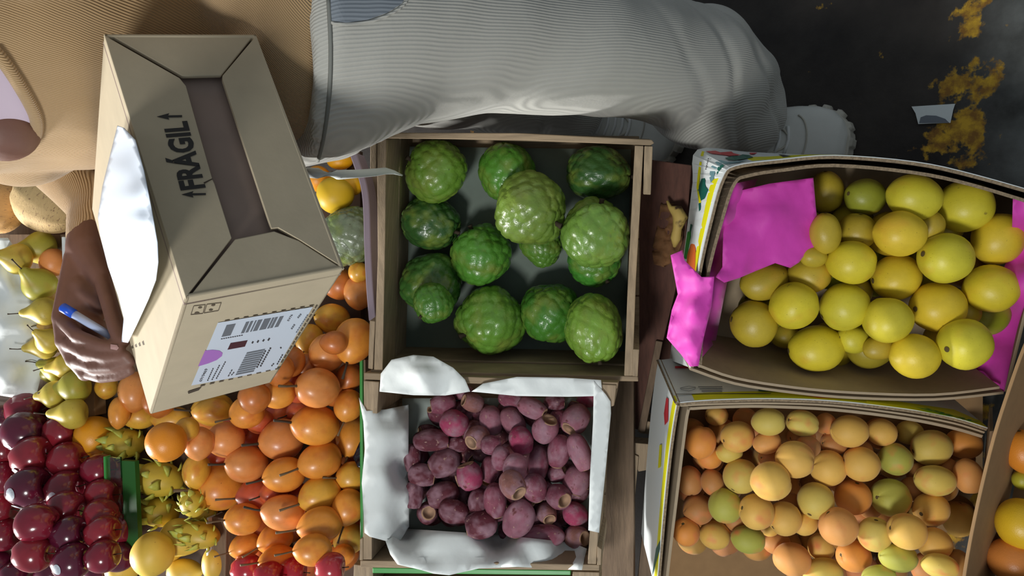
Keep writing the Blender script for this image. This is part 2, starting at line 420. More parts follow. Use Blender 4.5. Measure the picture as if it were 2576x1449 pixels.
def deck(name, zc, pxa, pxb, xa, xb, nplank, label, cat, th=.02):
    """sloping plank table: camera-plane Z + .3*xi = zc, between two pixel columns"""
    def pt(px, x, dn=0):
        k = (px - 1288) / FPX; Z = zc / (1 + .3 * k); q = CAM + FW * Z - UP * (k * Z); q.x = x; return q + ND * dn
    ND = camv(.3, 0, 1).normalized()
    a = pt(pxa, 0); root = empty(name, (0, a.y, 0), label, cat)
    for i in range(nplank):
        u0 = i / nplank; u1 = (i + 1) / nplank
        A = pt(pxa, 0).lerp(pt(pxb, 0), u0); B = pt(pxa, 0).lerp(pt(pxb, 0), u1); g = (B - A).normalized() * .004
        vs = []
        for x in (xa, xb):
            for q in (A + g, B - g):
                for dn in (0, th): v = q + ND * dn; vs.append(Vector((x, v.y, v.z)))
        fs = [[0, 1, 3, 2], [4, 6, 7, 5], [0, 4, 5, 1], [2, 3, 7, 6], [0, 2, 6, 4], [1, 5, 7, 3]]
        bevel(fixn(wobj('plank', vs, fs, WOODM if i % 3 else WOODD, root)))
    for x in (xa + .03, xb - .03):
        for px in (pxa, pxb):
            q = pt(px, x, th + .0)
            s = (-1 if px == pxa else 1) * -.03
            y = q.y + s
            sl = (pt(pxb, 0).z - pt(pxa, 0).z) / (pt(pxb, 0).y - pt(pxa, 0).y)
            zt = q.z + s * sl - .004
            if zt < .03: continue
            vs = [Vector((x + a_ * .02, y + b_ * .02, z)) for z in (0, zt) for a_, b_ in ((-1, -1), (1, -1), (1, 1), (-1, 1))]
            wobj('leg', vs, [[3, 2, 1, 0], [4, 5, 6, 7], [0, 1, 5, 4], [1, 2, 6, 5], [2, 3, 7, 6], [3, 0, 4, 7]], WOODD, root)
    return root
deck('display_table', 1.41, -260, 1600, -.95, .232, 12, 'long sloping wooden display table under the upper heaps and wooden crates', 'table')
deck('display_rack', 1.575, 1640, 2350, -.75, .215, 6, 'low sloping wooden rack under the two fruit cartons at the front', 'rack')

# ------------------------------------------------------------------ fruit meshes
def lathe(name, prof, seg=28, fn=None):
    """prof: (r, z) from top to bottom"""
    vs = []; n = len(prof)
    for r, z in prof:
        for k in range(seg):
            a = 2 * PI * k / seg; v = Vector((max(r, .001) * math.cos(a), max(r, .001) * math.sin(a), z))
            vs.append(fn(v, a) if fn else v)
    fs = []
    for i in range(n - 1):
        for k in range(seg): fs.append([i * seg + k, (i + 1) * seg + k, (i + 1) * seg + (k + 1) % seg, i * seg + (k + 1) % seg])
    fs += [list(range(seg)), [n * seg - 1 - k for k in range(seg)]]
    return mesh(name, vs, fs, True)
def sph(dt=0, wt=.35, db=0, wb=.3, squash=1, n=18, taper=0):
    out = []
    for i in range(n + 1):
        t = PI * i / n; z = math.cos(t); r = math.sin(t)
        z -= dt * math.exp(-(t / wt) ** 2); z += db * math.exp(-((PI - t) / wb) ** 2)
        out.append((r * (1 + taper * z), z * squash))
    return out
def lump(seed, amp, f=1.1):
    def fn(v, a):
        return v * (1 + amp * noise.noise(v * f + Vector((seed * 7.3, 0, 0))))
    return fn
def suture(seed, amp=.03, dep=.06):
    def fn(v, a):
        a2 = (a + PI) % (2 * PI) - PI; h = max(0, 1 - abs(v.z)) ** .3
        return v * (1 + amp * noise.noise(v + Vector((seed * 5.1, 0, 0))) - dep * math.exp(-(a2 / .22) ** 2) * (.4 + .6 * abs(v.z)))
    return fn
ME = {}
ME['lemon'] = [lathe('sweet_lime', sph(.04, .25, -.05, .2, .97), 28, lump(s, .06)) for s in range(4)]
ME['peach'] = [lathe('apricot', sph(.12, .32, -.03, .25, .98), 28, suture(s)) for s in range(4)]
ME['gran'] = [lathe('granadilla', sph(-.06, .3, .0, .3, 1.0, taper=-.05), 28, lump(s + 9, .04)) for s in range(3)]
ME['orange'] = [lathe('orange', sph(.03, .2, .02, .2, .97), 32, lump(s + 4, .03)) for s in range(2)]
ME['apple'] = [lathe('apple', sph(.30, .42, .18, .3, .97, taper=.10), 28, lambda v, a, s=s: Vector((v.x, v.y, v.z)) * (1 + .03 * noise.noise(v + Vector((s * 3, 0, 0))) - .035 * max(0, -v.z) * math.cos(5 * a))) for s in range(3)]
PP = [(0, 1.38), (.10, 1.37), (.20, 1.31), (.28, 1.2), (.34, 1.04), (.43, .86), (.56, .66), (.72, .46), (.87, .24), (.97, 0), (1.0, -.2), (.97, -.42), (.87, -.62), (.68, -.80), (.42, -.9), (.2, -.9), (0, -.84)]
ME['pear'] = [lathe('pear', PP, 28, lump(s + 2, .08)) for s in range(3)]
ME['mango'] = [lathe('mango', sph(0, .3, 0, .3, 1.0, taper=-.08), 28, lump(s + 20, .10, .8)) for s in range(2)]
CR = [(0, .70), (.25, .71), (.40, .78), (.50, .90), (.55, .955), (.61, .955), (.68, .90), (.78, .76), (.89, .54), (.97, .28), (1, 0), (.97, -.3), (.86, -.58), (.68, -.8), (.45, -.94), (.2, -1), (0, -1)]
ME['prickly'] = [lathe('prickly_pear', CR, 28, lump(s + 30, .08, 1.3)) for s in range(3)]
ME['melon'] = [lathe('melon', sph(.03, .2, .03, .2, 1.0), 40, lambda v, a: v * (1 + .015 * math.cos(10 * a)))]
ME['dragon'] = [lathe('yellow_pitahaya', sph(.02, .2, .0, .2, 1.0), 24, lump(s + 50, .06)) for s in range(2)]
def custard_mesh(seed, ncell=95, heart=0):
    rnd = random.Random(seed); pts = []
    for i in range(ncell):
        z = 1 - 2 * (i + .5) / ncell; a = i * 2.39996 + rnd.uniform(-.12, .12); r = math.sqrt(1 - z * z); pts.append(Vector((r * math.cos(a), r * math.sin(a), z + rnd.uniform(-.03, .03))).normalized())
    seg, n = 88, 50; vs = []
    for i in range(n + 1):
        t = PI * i / n
        for k in range(seg):
            a = 2 * PI * k / seg; u = Vector((max(math.sin(t), .002) * math.cos(a), max(math.sin(t), .002) * math.sin(a), math.cos(t)))
            ds = sorted((1 - u.dot(q)) for q in pts)[:2]; d1, d2 = math.sqrt(2 * max(ds[0], 0)), math.sqrt(2 * max(ds[1], 0))
            e = min(1, (d2 - d1) / .17); h = .062 * (1 - (1 - e) ** 2)
            rad = 1 + h - .04 + .13 * noise.noise(u * 1.2 + Vector((seed * 3.7, 0, 0)))
            rad *= 1 - .10 * max(0, -u.z) ** 1.5                 # narrower towards the tip
            rad *= 1 - .16 * math.exp(-(t / .35) ** 2)           # stem hollow
            if heart: rad *= 1 + heart * .22 * abs(u.x) * max(0, u.z) - heart * .2 * math.exp(-(u.x / .28) ** 2) * max(0, u.z)
            vs.append(u * rad)
    fs = [[i * seg + k, (i + 1) * seg + k, (i + 1) * seg + (k + 1) % seg, i * seg + (k + 1) % seg] for i in range(n) for k in range(seg)]
    return mesh('custard_apple', vs, fs, True)
ME['custard'] = [custard_mesh(1, 90), custard_mesh(2, 75), custard_mesh(3, 100), custard_mesh(4, 85, 1)]
for k_, l_ in ME.items():
    for me_ in l_: me_.materials.append(M[k_])
# small parts of fruit, in unit-fruit coordinates (z = stem end)
def stick_mesh(name, pts, rads, mat, seg=8):
    me = wobj(name, [(0, 0, 0)], [], mat).data
    o = tube(name, pts, rads, mat, None, seg); me2 = o.data; c = o.location.copy()
    for v in me2.vertices: v.co = v.co + c
    for ob in list(COL.objects):
        if ob.data in (me, me2): bpy.data.objects.remove(ob)
    me2.name = name; return me2
S_GRAN = [stick_mesh('stem', [(0, 0, .97), (.03, 0, 1.2), (.10, 0, 1.55), (.16, .02, 1.95)], [.08, .055, .055, .075], STEM),
          stick_mesh('stem', [(0, 0, .97), (-.03, .02, 1.3), (-.02, .1, 1.8)], [.08, .055, .07], STEMD)]
S_PEAR = [stick_mesh('stem', [(0, 0, 1.30), (.02, 0, 1.6), (.10, 0, 1.95), (.14, 0, 2.1)], [.045, .035, .035, .06], STEMD)]
S_APPLE = [stick_mesh('stem', [(0, 0, .62), (.02, 0, .85), (.06, 0, 1.08)], [.04, .03, .04], STEMD)]
S_CUST = [stick_mesh('stem', [(0, 0, .75), (.02, 0, .95), (.03, 0, 1.02)], [.08, .07, .09], STEMD)]
def disc(name, r, z, mat, dome=.02, n=14):
    vs = [(0, 0, z + dome)] + [(r * math.cos(2 * PI * k / n), r * math.sin(2 * PI * k / n), z) for k in range(n)]
    me = mesh(name, vs, [[0, 1 + k, 1 + (k + 1) % n] for k in range(n)], True); me.materials.append(mat); return me
S_NAV = [disc('stem_scar', .11, .965, NAVEL, .012)]
S_NAVP = [disc('stem_scar', .13, .87, NAVEL, .02)]
S_CRAT = [lathe('crater', [(.0, .725), (.24, .735), (.38, .80), (.48, .915), (.54, .975), (.62, .965), (.66, .93)], 18)]
S_CRAT[0].materials.append(CRATER)
S_CRF = [disc('crater_floor', .30, .765, CRATERD, .01)]
def sticker_mesh():
    n = 14; vs = [];
    for rr in (0, .5, 1):
        for k in range(n if rr else 1):
            a = 2 * PI * k / n; x, y = .30 * rr * math.cos(a), .22 * rr * math.sin(a); vs.append((x, y, math.sqrt(1.06 - x * x - y * y)))
    fs = [[0, 1 + k, 1 + (k + 1) % n] for k in range(n)] + [[1 + k, 1 + n + k, 1 + n + (k + 1) % n, 1 + (k + 1) % n] for k in range(n)]
    me = mesh('sticker', vs, fs, True); me.materials.append(STICK); return me
S_STICK = sticker_mesh()
def bract_mesh():
    vs = [(-.27, 0, 0), (.27, 0, 0), (.24, .12, .15), (-.24, .12, .15), (.14, .25, .25), (-.14, .25, .25), (0, .38, .36),
          (-.25, -.06, .01), (.25, -.06, .01), (.20, .07, .19), (-.20, .07, .19), (.10, .21, .29), (-.10, .21, .29)]
    fs = [[0, 1, 2, 3], [3, 2, 4, 5], [5, 4, 6], [8, 7, 10, 9], [9, 10, 12, 11], [11, 12, 6], [1, 8, 9, 2], [2, 9, 11, 4], [4, 11, 6], [7, 0, 3, 10], [10, 3, 5, 12], [12, 5, 6], [0, 7, 8, 1]]
    me = mesh('bract', vs, fs, True); me.materials.append(BRACT); return me
S_BRACT = bract_mesh()

ORD = ['first', 'second', 'third', 'fourth', 'fifth', 'sixth', 'seventh', 'eighth', 'ninth', 'tenth', 'eleventh', 'twelfth', 'thirteenth', 'fourteenth', 'fifteenth', 'sixteenth', 'seventeenth', 'eighteenth']
class Pile:
    """fruit dropped along the line of sight on to the floor of its crate or on to the fruit already there"""
    def __init__(s, fr, floor, key, name, cat, group, place, top=.16):
        s.fr, s.floor, s.key, s.name, s.cat, s.group, s.place, s.top = fr, floor, key, name, cat, group, place, top
        s.sph = []; s.items = []; s.low = []; s.tops = []
    def drop(s, px, py, rpx, squeeze=.93, r_fix=None):
        r = ray(px, py); base = (s.fr.o - CAM).dot(s.fr.d); rd = r.dot(s.fr.d)
        Z = (base - s.top) / rd
        near = [(c, R) for c, R in s.sph if True]
        step = .002
        while True:
            R = r_fix or rpx * Z / FPX; c = CAM + r * Z
            if (c - CAM).dot(s.fr.d) - base + R > s.floor: break
            hit = False
            for c2, R2 in near:
                if (c - c2).length_squared < ((R + R2) * squeeze) ** 2: hit = True; break
            if hit: break
            Z += step
        return Z, (r_fix or rpx * Z / FPX)
    def add(s, px, py, rx, ry, col, word, ang=None, elev=None, extra=None, var=None, lab=None, squeeze=.93, key=None, name=None, cat=None, noreg=False):
        key = key or s.key; rnd = random.Random(int(px * 7 + py * 13))
        long_, short = max(rx, ry), min(rx, ry)
        if ang is None: ang = (0 if rx > ry * 1.06 else (90 if ry > rx * 1.06 else rnd.uniform(0, 360))) + rnd.choice((0, 180)) + rnd.uniform(-15, 15)
        if elev is None: elev = rnd.uniform(-10, 30)
        Z, _ = s.drop(px, py, (rx * ry) ** .5, squeeze)
        R = (rx * ry) ** .5 * Z / FPX
        c = P(px, py, Z); s.sph.append((c, R))
        a = math.radians(ang); e = math.radians(elev)
        ax = camv(math.cos(a) * math.cos(e), math.sin(a) * math.cos(e), -math.sin(e)).normalized()
        q = ax.to_track_quat('Z', 'Y')
        mes = ME[key]; me = mes[(var if var is not None else rnd.randrange(len(mes))) % len(mes)]
        o = link(name or s.name, me, None); o.location = c; o.rotation_mode = 'QUATERNION'
        spin = rnd.uniform(0, 2 * PI)
        from mathutils import Quaternion
        o.rotation_quaternion = q @ Quaternion((0, 0, 1), spin)
        sh, lg = short * Z / FPX, long_ * Z / FPX
        o.scale = (sh, sh, lg)
        if key == 'pear': o.scale = (sh, sh, sh)
        if key == 'custard': o.scale = (sh, rx * Z / FPX if False else sh, lg)
        j = [rnd.uniform(-.06, .06) for _ in range(3)]
        cc = lin(*col); o.color = (cc[0] * (1 + j[0]), cc[1] * (1 + j[0] + j[1] * .5), cc[2] * (1 + j[0]), 1)
        def part(nm, pm):
            p = bpy.data.objects.new(nm, pm); COL.objects.link(p); p.parent = o; return p
        if key == 'gran' and extra != 'nostem': part('stem', S_GRAN[rnd.randrange(2)])
        if key == 'pear' and extra != 'nostem': part('stem', S_PEAR[0])
        if key == 'apple': part('stem', S_APPLE[0])
        if key == 'custard' and elev > 0: part('stem', S_CUST[0])
        if key in ('lemon', 'orange'): part('stem_scar', S_NAV[0])
        if key == 'peach': part('stem_scar', S_NAVP[0])
        if key == 'prickly': part('crater', S_CRAT[0]); part('crater_floor', S_CRF[0])
        if key == 'dragon':
            for i in range(22):
                z = 1 - 2 * (i + .7) / 23; an = i * 2.39996; rr = math.sqrt(max(0, 1 - z * z)); n = Vector((rr * math.cos(an), rr * math.sin(an), z))
                p = part('bract', S_BRACT); p.location = n * .95
                tang = (Vector((0, 0, 1)) - n * n.z); tang = tang.normalized() if tang.length > .05 else Vector((1, 0, 0))
                sx_ = tang.cross(n).normalized(); mm = Matrix((sx_, tang, n)).transposed().to_4x4()
                p.matrix_local = Matrix.Translation(n * .93) @ mm @ Matrix.Scale(rnd.uniform(.85, 1.25), 4)
        if isinstance(extra, tuple):             # sticker at pixel offset
            for (dx, dy) in ([extra] if not isinstance(extra[0], tuple) else extra):
                nz_ = math.sqrt(max(.05, 1 - (dx * dx + dy * dy)))
                n = camv(dx * .6, dy * .8, -nz_).normalized(); mw = Matrix.LocRotScale(o.location, o.rotation_quaternion, o.scale)
                ln = (mw.inverted() @ (o.location + n * sh * 1.0)).normalized()
                p = part('sticker', S_STICK); p.matrix_local = ln.to_track_quat('Z', 'Y').to_matrix().to_4x4()
        props(o, lab, cat or s.cat, None if lab else s.group)
        if not noreg: s.tops.append((px, py, 0, 0, min(rx, ry)))
        if not noreg and not lab: s.items.append((px, py, word, o))
        return o
    def fillers(s, poly, rpx, col, word, pitch=1.9, dep=None, key=None):
        """lower layer, half seen through the gaps between the fruit on top"""
        def inside(x, y):
            c = False; j = len(poly) - 1
            for i in range(len(poly)):
                if (poly[i][1] > y) != (poly[j][1] > y) and x < (poly[j][0] - poly[i][0]) * (y - poly[i][1]) / (poly[j][1] - poly[i][1]) + poly[i][0]: c = not c
                j = i
            return c
        xs = [p[0] for p in poly]; ys = [p[1] for p in poly]; y = min(ys) + rpx; r_ = 0; rnd = random.Random(3)
        s._fill = []
        while y < max(ys):
            x = min(xs) + rpx * (1 + (r_ % 2) * pitch / 2)
            while x < max(xs):
                jx, jy = x + rnd.uniform(-.2, .2) * rpx, y + rnd.uniform(-.2, .2) * rpx
                if inside(jx, jy): s._fill.append((jx, jy))
                x += rpx * pitch
            y += rpx * pitch * .87; r_ += 1
        for jx, jy in s._fill:
            o = s.add(jx, jy, rpx * .95, rpx, tuple(int(c * rnd.uniform(.85, 1.05)) for c in col), word, noreg=True, squeeze=.85)
            s.low.append((jx, jy, word, o, rpx))
    noun = 'fruit'
    def finish(s, rowh):
        keep = []
        for px, py, word, o, rp in s.low:                     # a low one that nothing of shows is left out
            vis = 0; R0 = (o.location - CAM).dot(FW)
            for i in range(24):
                rr = rp * (.35 if i % 2 else .8); x, y = px + rr * math.cos(i * PI / 12), py + rr * math.sin(i * PI / 12)
                if not any((x - q[0]) ** 2 + (y - q[1]) ** 2 < (q[4] * .95) ** 2 for q in s.tops): vis += 1
            if vis >= 4: keep.append((px, py, word, o))
            else:
                for ch in list(o.children): bpy.data.objects.remove(ch)
                bpy.data.objects.remove(o)
        s.rows(s.items, rowh, '', s.group); s.rows(keep, rowh * 1.25, 'lower layer of ', s.group + ', lower layer')
    def rows(s, items, rowh, pre, group):
        it = sorted(items, key=lambda t: t[1]); rows = []
        for t in it:
            if rows and t[1] - rows[-1][0][1] < rowh: rows[-1].append(t)
            else: rows.append([t])
        for ri, row in enumerate(rows):
            row.sort(key=lambda t: t[0])
            for i, (px, py, word, o) in enumerate(row):
                where = 'only one' if len(row) == 1 else ('leftmost' if i == 0 else ('rightmost' if i == len(row) - 1 else ORD[min(i, 17)] + ' from left'))
                rr = 'top row' if ri == 0 else ('bottom row' if ri == len(rows) - 1 else ORD[min(ri, 17)] + ' row down')
                o['label'] = f'{word}, {where}, {rr}, {pre}{s.place}' if pre else f'{word}, {where} in {rr} of {s.place}'
                o['group'] = group
# ------------------------------------------------------------------ wooden crate of custard apples
FC = Frame(1280, 640, 1.19, 1593, 330)
cc = empty('wooden_crate', FC.rim(1290, 650, .15), 'open pale wooden crate holding the green custard apples', 'crate')
prism('side_board', FC, [(948, 334), (1300, 335), (1640, 352), (1646, 360), (1636, 366), (1300, 352), (948, 348)], 0, .075, WOODY, cc)
prism('side_board', FC, [(948, 334), (1640, 352), (1636, 366), (948, 348)], .085, .15, WOODY, cc)
prism('side_board', FC, [(932, 930), (1300, 940), (1604, 947), (1606, 960), (1300, 955), (932, 944)], 0, .055, WOODY, cc)
prism('side_board', FC, [(932, 930), (1604, 947), (1606, 960), (932, 944)], .065, .15, WOODY, cc)
prism('end_board', FC, [(1597, 366), (1619, 367), (1600, 700), (1591, 946), (1570, 946), (1580, 700)], 0, .07, WOODX, cc)
prism('end_board', FC, [(1599, 366), (1617, 367), (1589, 946), (1572, 946)], .08, .15, WOODX, cc)
prism('end_board', FC, [(948, 350), (972, 350), (968, 650), (962, 932), (940, 931), (950, 650)], 0, .07, WOODX, cc)
prism('end_board', FC, [(950, 350), (970, 350), (960, 932), (942, 931)], .08, .15, WOODX, cc)
prism('corner_cleat', FC, [(1621, 367), (1642, 368), (1637, 490), (1618, 489)], -.001, .15, WOODX, cc)
prism('corner_cleat', FC, [(1592, 878), (1608, 879), (1604, 947), (1590, 946)], -.001, .15, WOODX, cc)
prism('corner_cleat', FC, [(930, 806), (944, 808), (938, 929), (926, 927)], -.001, .15, WOODX, cc)
prism('corner_cleat', FC, [(932, 350), (947, 350), (946, 440), (931, 438)], -.001, .15, WOODX, cc)
for i, (a, b_) in enumerate([(340, 480), (484, 630), (634, 790), (794, 950)]):
    prism('bottom_slat', FC, [(945, a), (1610, a + 4), (1610, b_ + 4), (945, b_)], .150, .157, WOODY, cc)
sheet('lining_paper', [(985, 368, .135), (1588, 376, .13), (1572, 900, .14), (1000, 905, .14)], GREYD, None, 40, .004, ctrl=[(1280, 650, .146)], seed=3, fr=FC)
o = COL.objects[-1] if False else [x for x in COL.objects if x.name.startswith('lining_paper')][0]
props(o, 'dull grey-green lining paper on the floor of the custard apple crate', 'paper')
FCB = Frame(1280, 650, 1.325, 1593, 330)
for nm_, poly_ in (('up', [(985, 355), (1600, 368), (1598, 372), (985, 359)]),):
    pass
g1, g2, g3 = (104, 142, 52), (60, 110, 40), (44, 78, 34)
PC = Pile(FC, .143, 'custard', 'custard_apple', 'fruit', 'custard apples in the wooden crate', 'the wooden crate', .10)
PC.noun = 'custard apples'
CU = [ # px, py, rx, ry, colour (shade painted into the low ones), variant, angle, elev, label
 (1080, 560, 82, 66, (52, 92, 40), 0, 20, 10, 'shade-darkened green custard apple low at the left, under the top left one'),
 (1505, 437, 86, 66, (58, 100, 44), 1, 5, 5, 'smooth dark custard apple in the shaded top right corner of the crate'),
 (1088, 712, 86, 76, (60, 104, 42), 2, 170, 0, 'shade-darkened custard apple low at the left with a smaller one leaning on it'),
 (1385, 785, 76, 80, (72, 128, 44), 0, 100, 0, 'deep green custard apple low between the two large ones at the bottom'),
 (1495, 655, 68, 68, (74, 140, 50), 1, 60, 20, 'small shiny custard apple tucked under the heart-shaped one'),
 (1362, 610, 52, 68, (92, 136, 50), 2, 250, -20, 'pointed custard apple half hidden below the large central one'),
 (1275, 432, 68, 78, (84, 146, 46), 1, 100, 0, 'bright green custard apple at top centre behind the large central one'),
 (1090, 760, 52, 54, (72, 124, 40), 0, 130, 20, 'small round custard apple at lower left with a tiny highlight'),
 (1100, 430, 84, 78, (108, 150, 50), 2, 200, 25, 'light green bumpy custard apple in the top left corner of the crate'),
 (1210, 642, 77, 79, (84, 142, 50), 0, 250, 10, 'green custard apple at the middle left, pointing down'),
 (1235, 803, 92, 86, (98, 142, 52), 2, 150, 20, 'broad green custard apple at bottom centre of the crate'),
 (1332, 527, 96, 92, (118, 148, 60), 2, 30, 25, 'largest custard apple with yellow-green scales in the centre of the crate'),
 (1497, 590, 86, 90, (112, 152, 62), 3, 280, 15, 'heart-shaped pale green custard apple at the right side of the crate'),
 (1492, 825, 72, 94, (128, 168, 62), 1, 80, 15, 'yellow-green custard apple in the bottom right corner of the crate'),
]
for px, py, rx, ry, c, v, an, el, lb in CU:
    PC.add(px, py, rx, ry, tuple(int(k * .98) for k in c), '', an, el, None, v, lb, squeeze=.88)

# ------------------------------------------------------------------ wooden crate of prickly pears with white paper flaps
FP = Frame(1215, 1190, 1.23, 1650, 600)
pc = empty('wooden_crate', FP.rim(1210, 1190, .14), 'wooden crate of purple prickly pears, edges covered by white paper', 'crate')
prism('side_board', FP, [(915, 938), (1555, 962), (1553, 978), (915, 955)], 0, .13, WOODY, pc)
prism('side_board', FP, [(906, 1410), (1508, 1421), (1508, 1436), (906, 1428)], 0, .055, WOODY, pc)
prism('side_board', FP, [(906, 1412), (1508, 1423), (1508, 1436), (906, 1428)], .065, .13, WOODY, pc)
prism('end_board', FP, [(918, 1010), (938, 1012), (935, 1408), (912, 1408)], 0, .13, WOODX, pc)
prism('end_board', FP, [(1508, 985), (1528, 985), (1500, 1420), (1478, 1419)], 0, .13, WOODX, pc)
prism('corner_block', FP, [(916, 957), (955, 960), (950, 1040), (918, 1036)], -.003, .13, WOODX, pc)
prism('corner_block', FP, [(1512, 966), (1551, 968), (1545, 1020), (1530, 1024)], -.003, .13, WOODX, pc)
prism('corner_cleat', FP, [(1503, 1372), (1514, 1380), (1512, 1420), (1502, 1420)], -.003, .13, WOODX, pc)
prism('corner_cleat', FP, [(907, 1355), (914, 1352), (914, 1408), (906, 1408)], -.003, .13, WOODX, pc)
for i in range(4):
    a = 970 + i * 112
    prism('bottom_slat', FP, [(915, a), (1525 - i * 5, a + 8), (1520 - i * 5, a + 114), (915, a + 106)], .131, .138, WOODY, pc)
PCK = (142, 74, 92)
PPk = Pile(FP, .125, 'prickly', 'prickly_pear', 'fruit', 'prickly pears in the papered crate', 'the papered crate', .10)
PPk.noun = 'prickly pears'
def K(cx, cy): return 880 + cx / 2.546, 880 + cy / 2.546
deepc, midc, hic, magc, tanc = (96, 44, 54), (130, 70, 86), (152, 98, 112), (166, 66, 98), (146, 98, 90)  # deepc carries the shade on the low fruit in its colour
W = {'d': (deepc, 'shade-darkened wine-red prickly pear'), 'm': (midc, 'dusky purple prickly pear'), 'h': (hic, 'pale dusty pink prickly pear'), 'g': (magc, 'bright pink prickly pear'), 't': (tanc, 'brownish prickly pear')}
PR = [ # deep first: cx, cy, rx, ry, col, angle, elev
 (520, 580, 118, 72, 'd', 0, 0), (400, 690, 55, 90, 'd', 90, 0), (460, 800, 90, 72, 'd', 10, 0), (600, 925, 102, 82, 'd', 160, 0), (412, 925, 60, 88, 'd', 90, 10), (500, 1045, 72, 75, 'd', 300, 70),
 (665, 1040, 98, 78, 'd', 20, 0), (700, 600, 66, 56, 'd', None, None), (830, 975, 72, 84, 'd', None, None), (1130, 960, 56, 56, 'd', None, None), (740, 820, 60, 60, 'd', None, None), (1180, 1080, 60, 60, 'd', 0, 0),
 (610, 720, 100, 90, 'd', 150, 0), (845, 1120, 102, 88, 'd', 170, 0), (1240, 400, 70, 60, 'd', 0, 0), (1330, 440, 60, 60, 'm', 0, 0), (1410, 560, 60, 60, 'd', 0, 0), (1240, 900, 60, 60, 'd', 0, 0),
 (600, 345, 82, 66, 'm', 170, 0), (720, 275, 70, 50, 'm', 0, 0), (1310, 335, 66, 56, 'd', 0, 0), (1520, 310, 66, 58, 'g', 200, 0), (770, 812, 86, 86, 'g', 250, 0),
 (820, 560, 78, 76, 't', 150, 50), (905, 610, 70, 62, 'm', 0, 0), (1040, 320, 95, 60, 'm', 20, 0), (790, 340, 72, 62, 't', 200, 20), (1165, 372, 98, 66, 'h', 25, 20),
 (675, 472, 87, 86, 'g', 200, -20), (905, 450, 76, 96, 'h', 80, -20), (1045, 460, 72, 102, 'h', 60, -20), (900, 760, 64, 84, 'm', 100, -10), (1340, 645, 74, 110, 'm', 100, -20),
 (965, 692, 62, 74, 'm', 100, -20), (1325, 792, 62, 56, 'm', 330, 20), (1260, 1045, 68, 66, 't', 60, 60), (1250, 510, 84, 92, 'h', 290, 30), (1450, 440, 100, 88, 'h', 130, 35),
 (1060, 752, 80, 90, 'h', 100, -20), (930, 962, 74, 112, 'm', 85, -15), (1040, 862, 92, 84, 't', 45, 45), (1185, 882, 80, 92, 'm', 80, -30), (1210, 720, 68, 112, 'm', 95, 12),
 (1095, 580, 80, 92, 'g', 70, -30), (1470, 650, 72, 124, 'h', 68, -10), (1455, 832, 88, 96, 'h', 110, 8), (1335, 937, 82, 80, 'm', 20, 62), (1085, 1077, 98, 122, 'h', 115, -20),
 (1440, 1052, 76, 80, 'g', 40, -30), (1230, 1200, 145, 80, 'm', 172, -5), (1452, 1200, 78, 76, 't', 350, 48),
]
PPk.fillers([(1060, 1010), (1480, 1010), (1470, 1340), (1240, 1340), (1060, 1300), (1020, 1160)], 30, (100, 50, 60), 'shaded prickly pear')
for cx, cy, rx, ry, cl, an, el in PR:
    px, py = K(cx, cy); c, wd = W[cl]
    PPk.add(px, py, rx / 2.546, ry / 2.546, c, wd, an, el, squeeze=.84)
PPk.finish(34)
flaps = empty('paper_lining', FP.rim(1210, 1190, .12), 'white paper lining folded over the edges of the prickly pear crate', 'paper')
sheet('paper_flap', [(955, 985, -.006), (958, 940, -.014), (985, 905, -.02), (1040, 893, -.02), (1090, 897, -.02), (1140, 925, -.018), (1170, 955, -.012), (1183, 985, -.006), (1120, 995, -.004), (1040, 994, -.004)], WHITEP, flaps, 12, .003, ctrl=[(1060, 945, -.045)], seed=1, freq=30, fr=FP)
sheet('paper_flap', [(1186, 985, -.006), (1215, 965, -.008), (1300, 948, -.010), (1420, 950, -.008), (1512, 956, -.006), (1516, 996, -.005), (1430, 998, -.004), (1300, 996, -.004)], WHITEP, flaps, 12, .0015, seed=2, freq=30, fr=FP)
sheet('paper_flap', [(903, 1000, -.004), (922, 1034, -.008), (970, 1030, .02), (1028, 1018, .075), (1027, 1180, .085), (1029, 1325, .075), (1008, 1358, .05), (975, 1362, .015), (930, 1350, -.006), (917, 1340, -.006), (912, 1240, -.006), (910, 1215, -.004), (918, 1130, -.006), (914, 1060, -.006)], WHITEP, flaps, 14, .0025, ctrl=[(945, 1200, -.008), (942, 1100, -.008), (945, 1300, -.008)], seed=3, freq=18, fr=FP)
sheet('paper_flap', [(1494, 958, -.008), (1524, 992, -.008), (1536, 1010, -.006), (1537, 1040, -.006), (1522, 1200, -.006), (1507, 1340, -.006), (1480, 1334, -.006), (1484, 1200, -.008), (1492, 1060, -.008)], WHITEP, flaps, 12, .0015, seed=4, freq=20, fr=FP)
sheet('paper_flap', [(1020, 1330, .11), (1250, 1345, .10), (1440, 1365, .07), (1476, 1380, .04), (1464, 1434, -.016), (1300, 1426, -.018), (1205, 1430, -.018), (1130, 1447, -.018), (1090, 1443, -.018), (1060, 1434, -.016), (1000, 1420, -.012), (982, 1395, .0), (970, 1362, .012)], WHITEP, flaps, 16, .003, ctrl=[(1200, 1395, .012), (1350, 1398, .010), (1080, 1398, .010)], seed=5, freq=14, fr=FP)
sheet('paper_flap', [(1012, 1002, .10), (1500, 1000, .10), (1480, 1360, .11), (1012, 1350, .115)], GREYP, flaps, 40, .003, ctrl=[(1250, 1180, .118)], seed=6, freq=10, fr=FP)

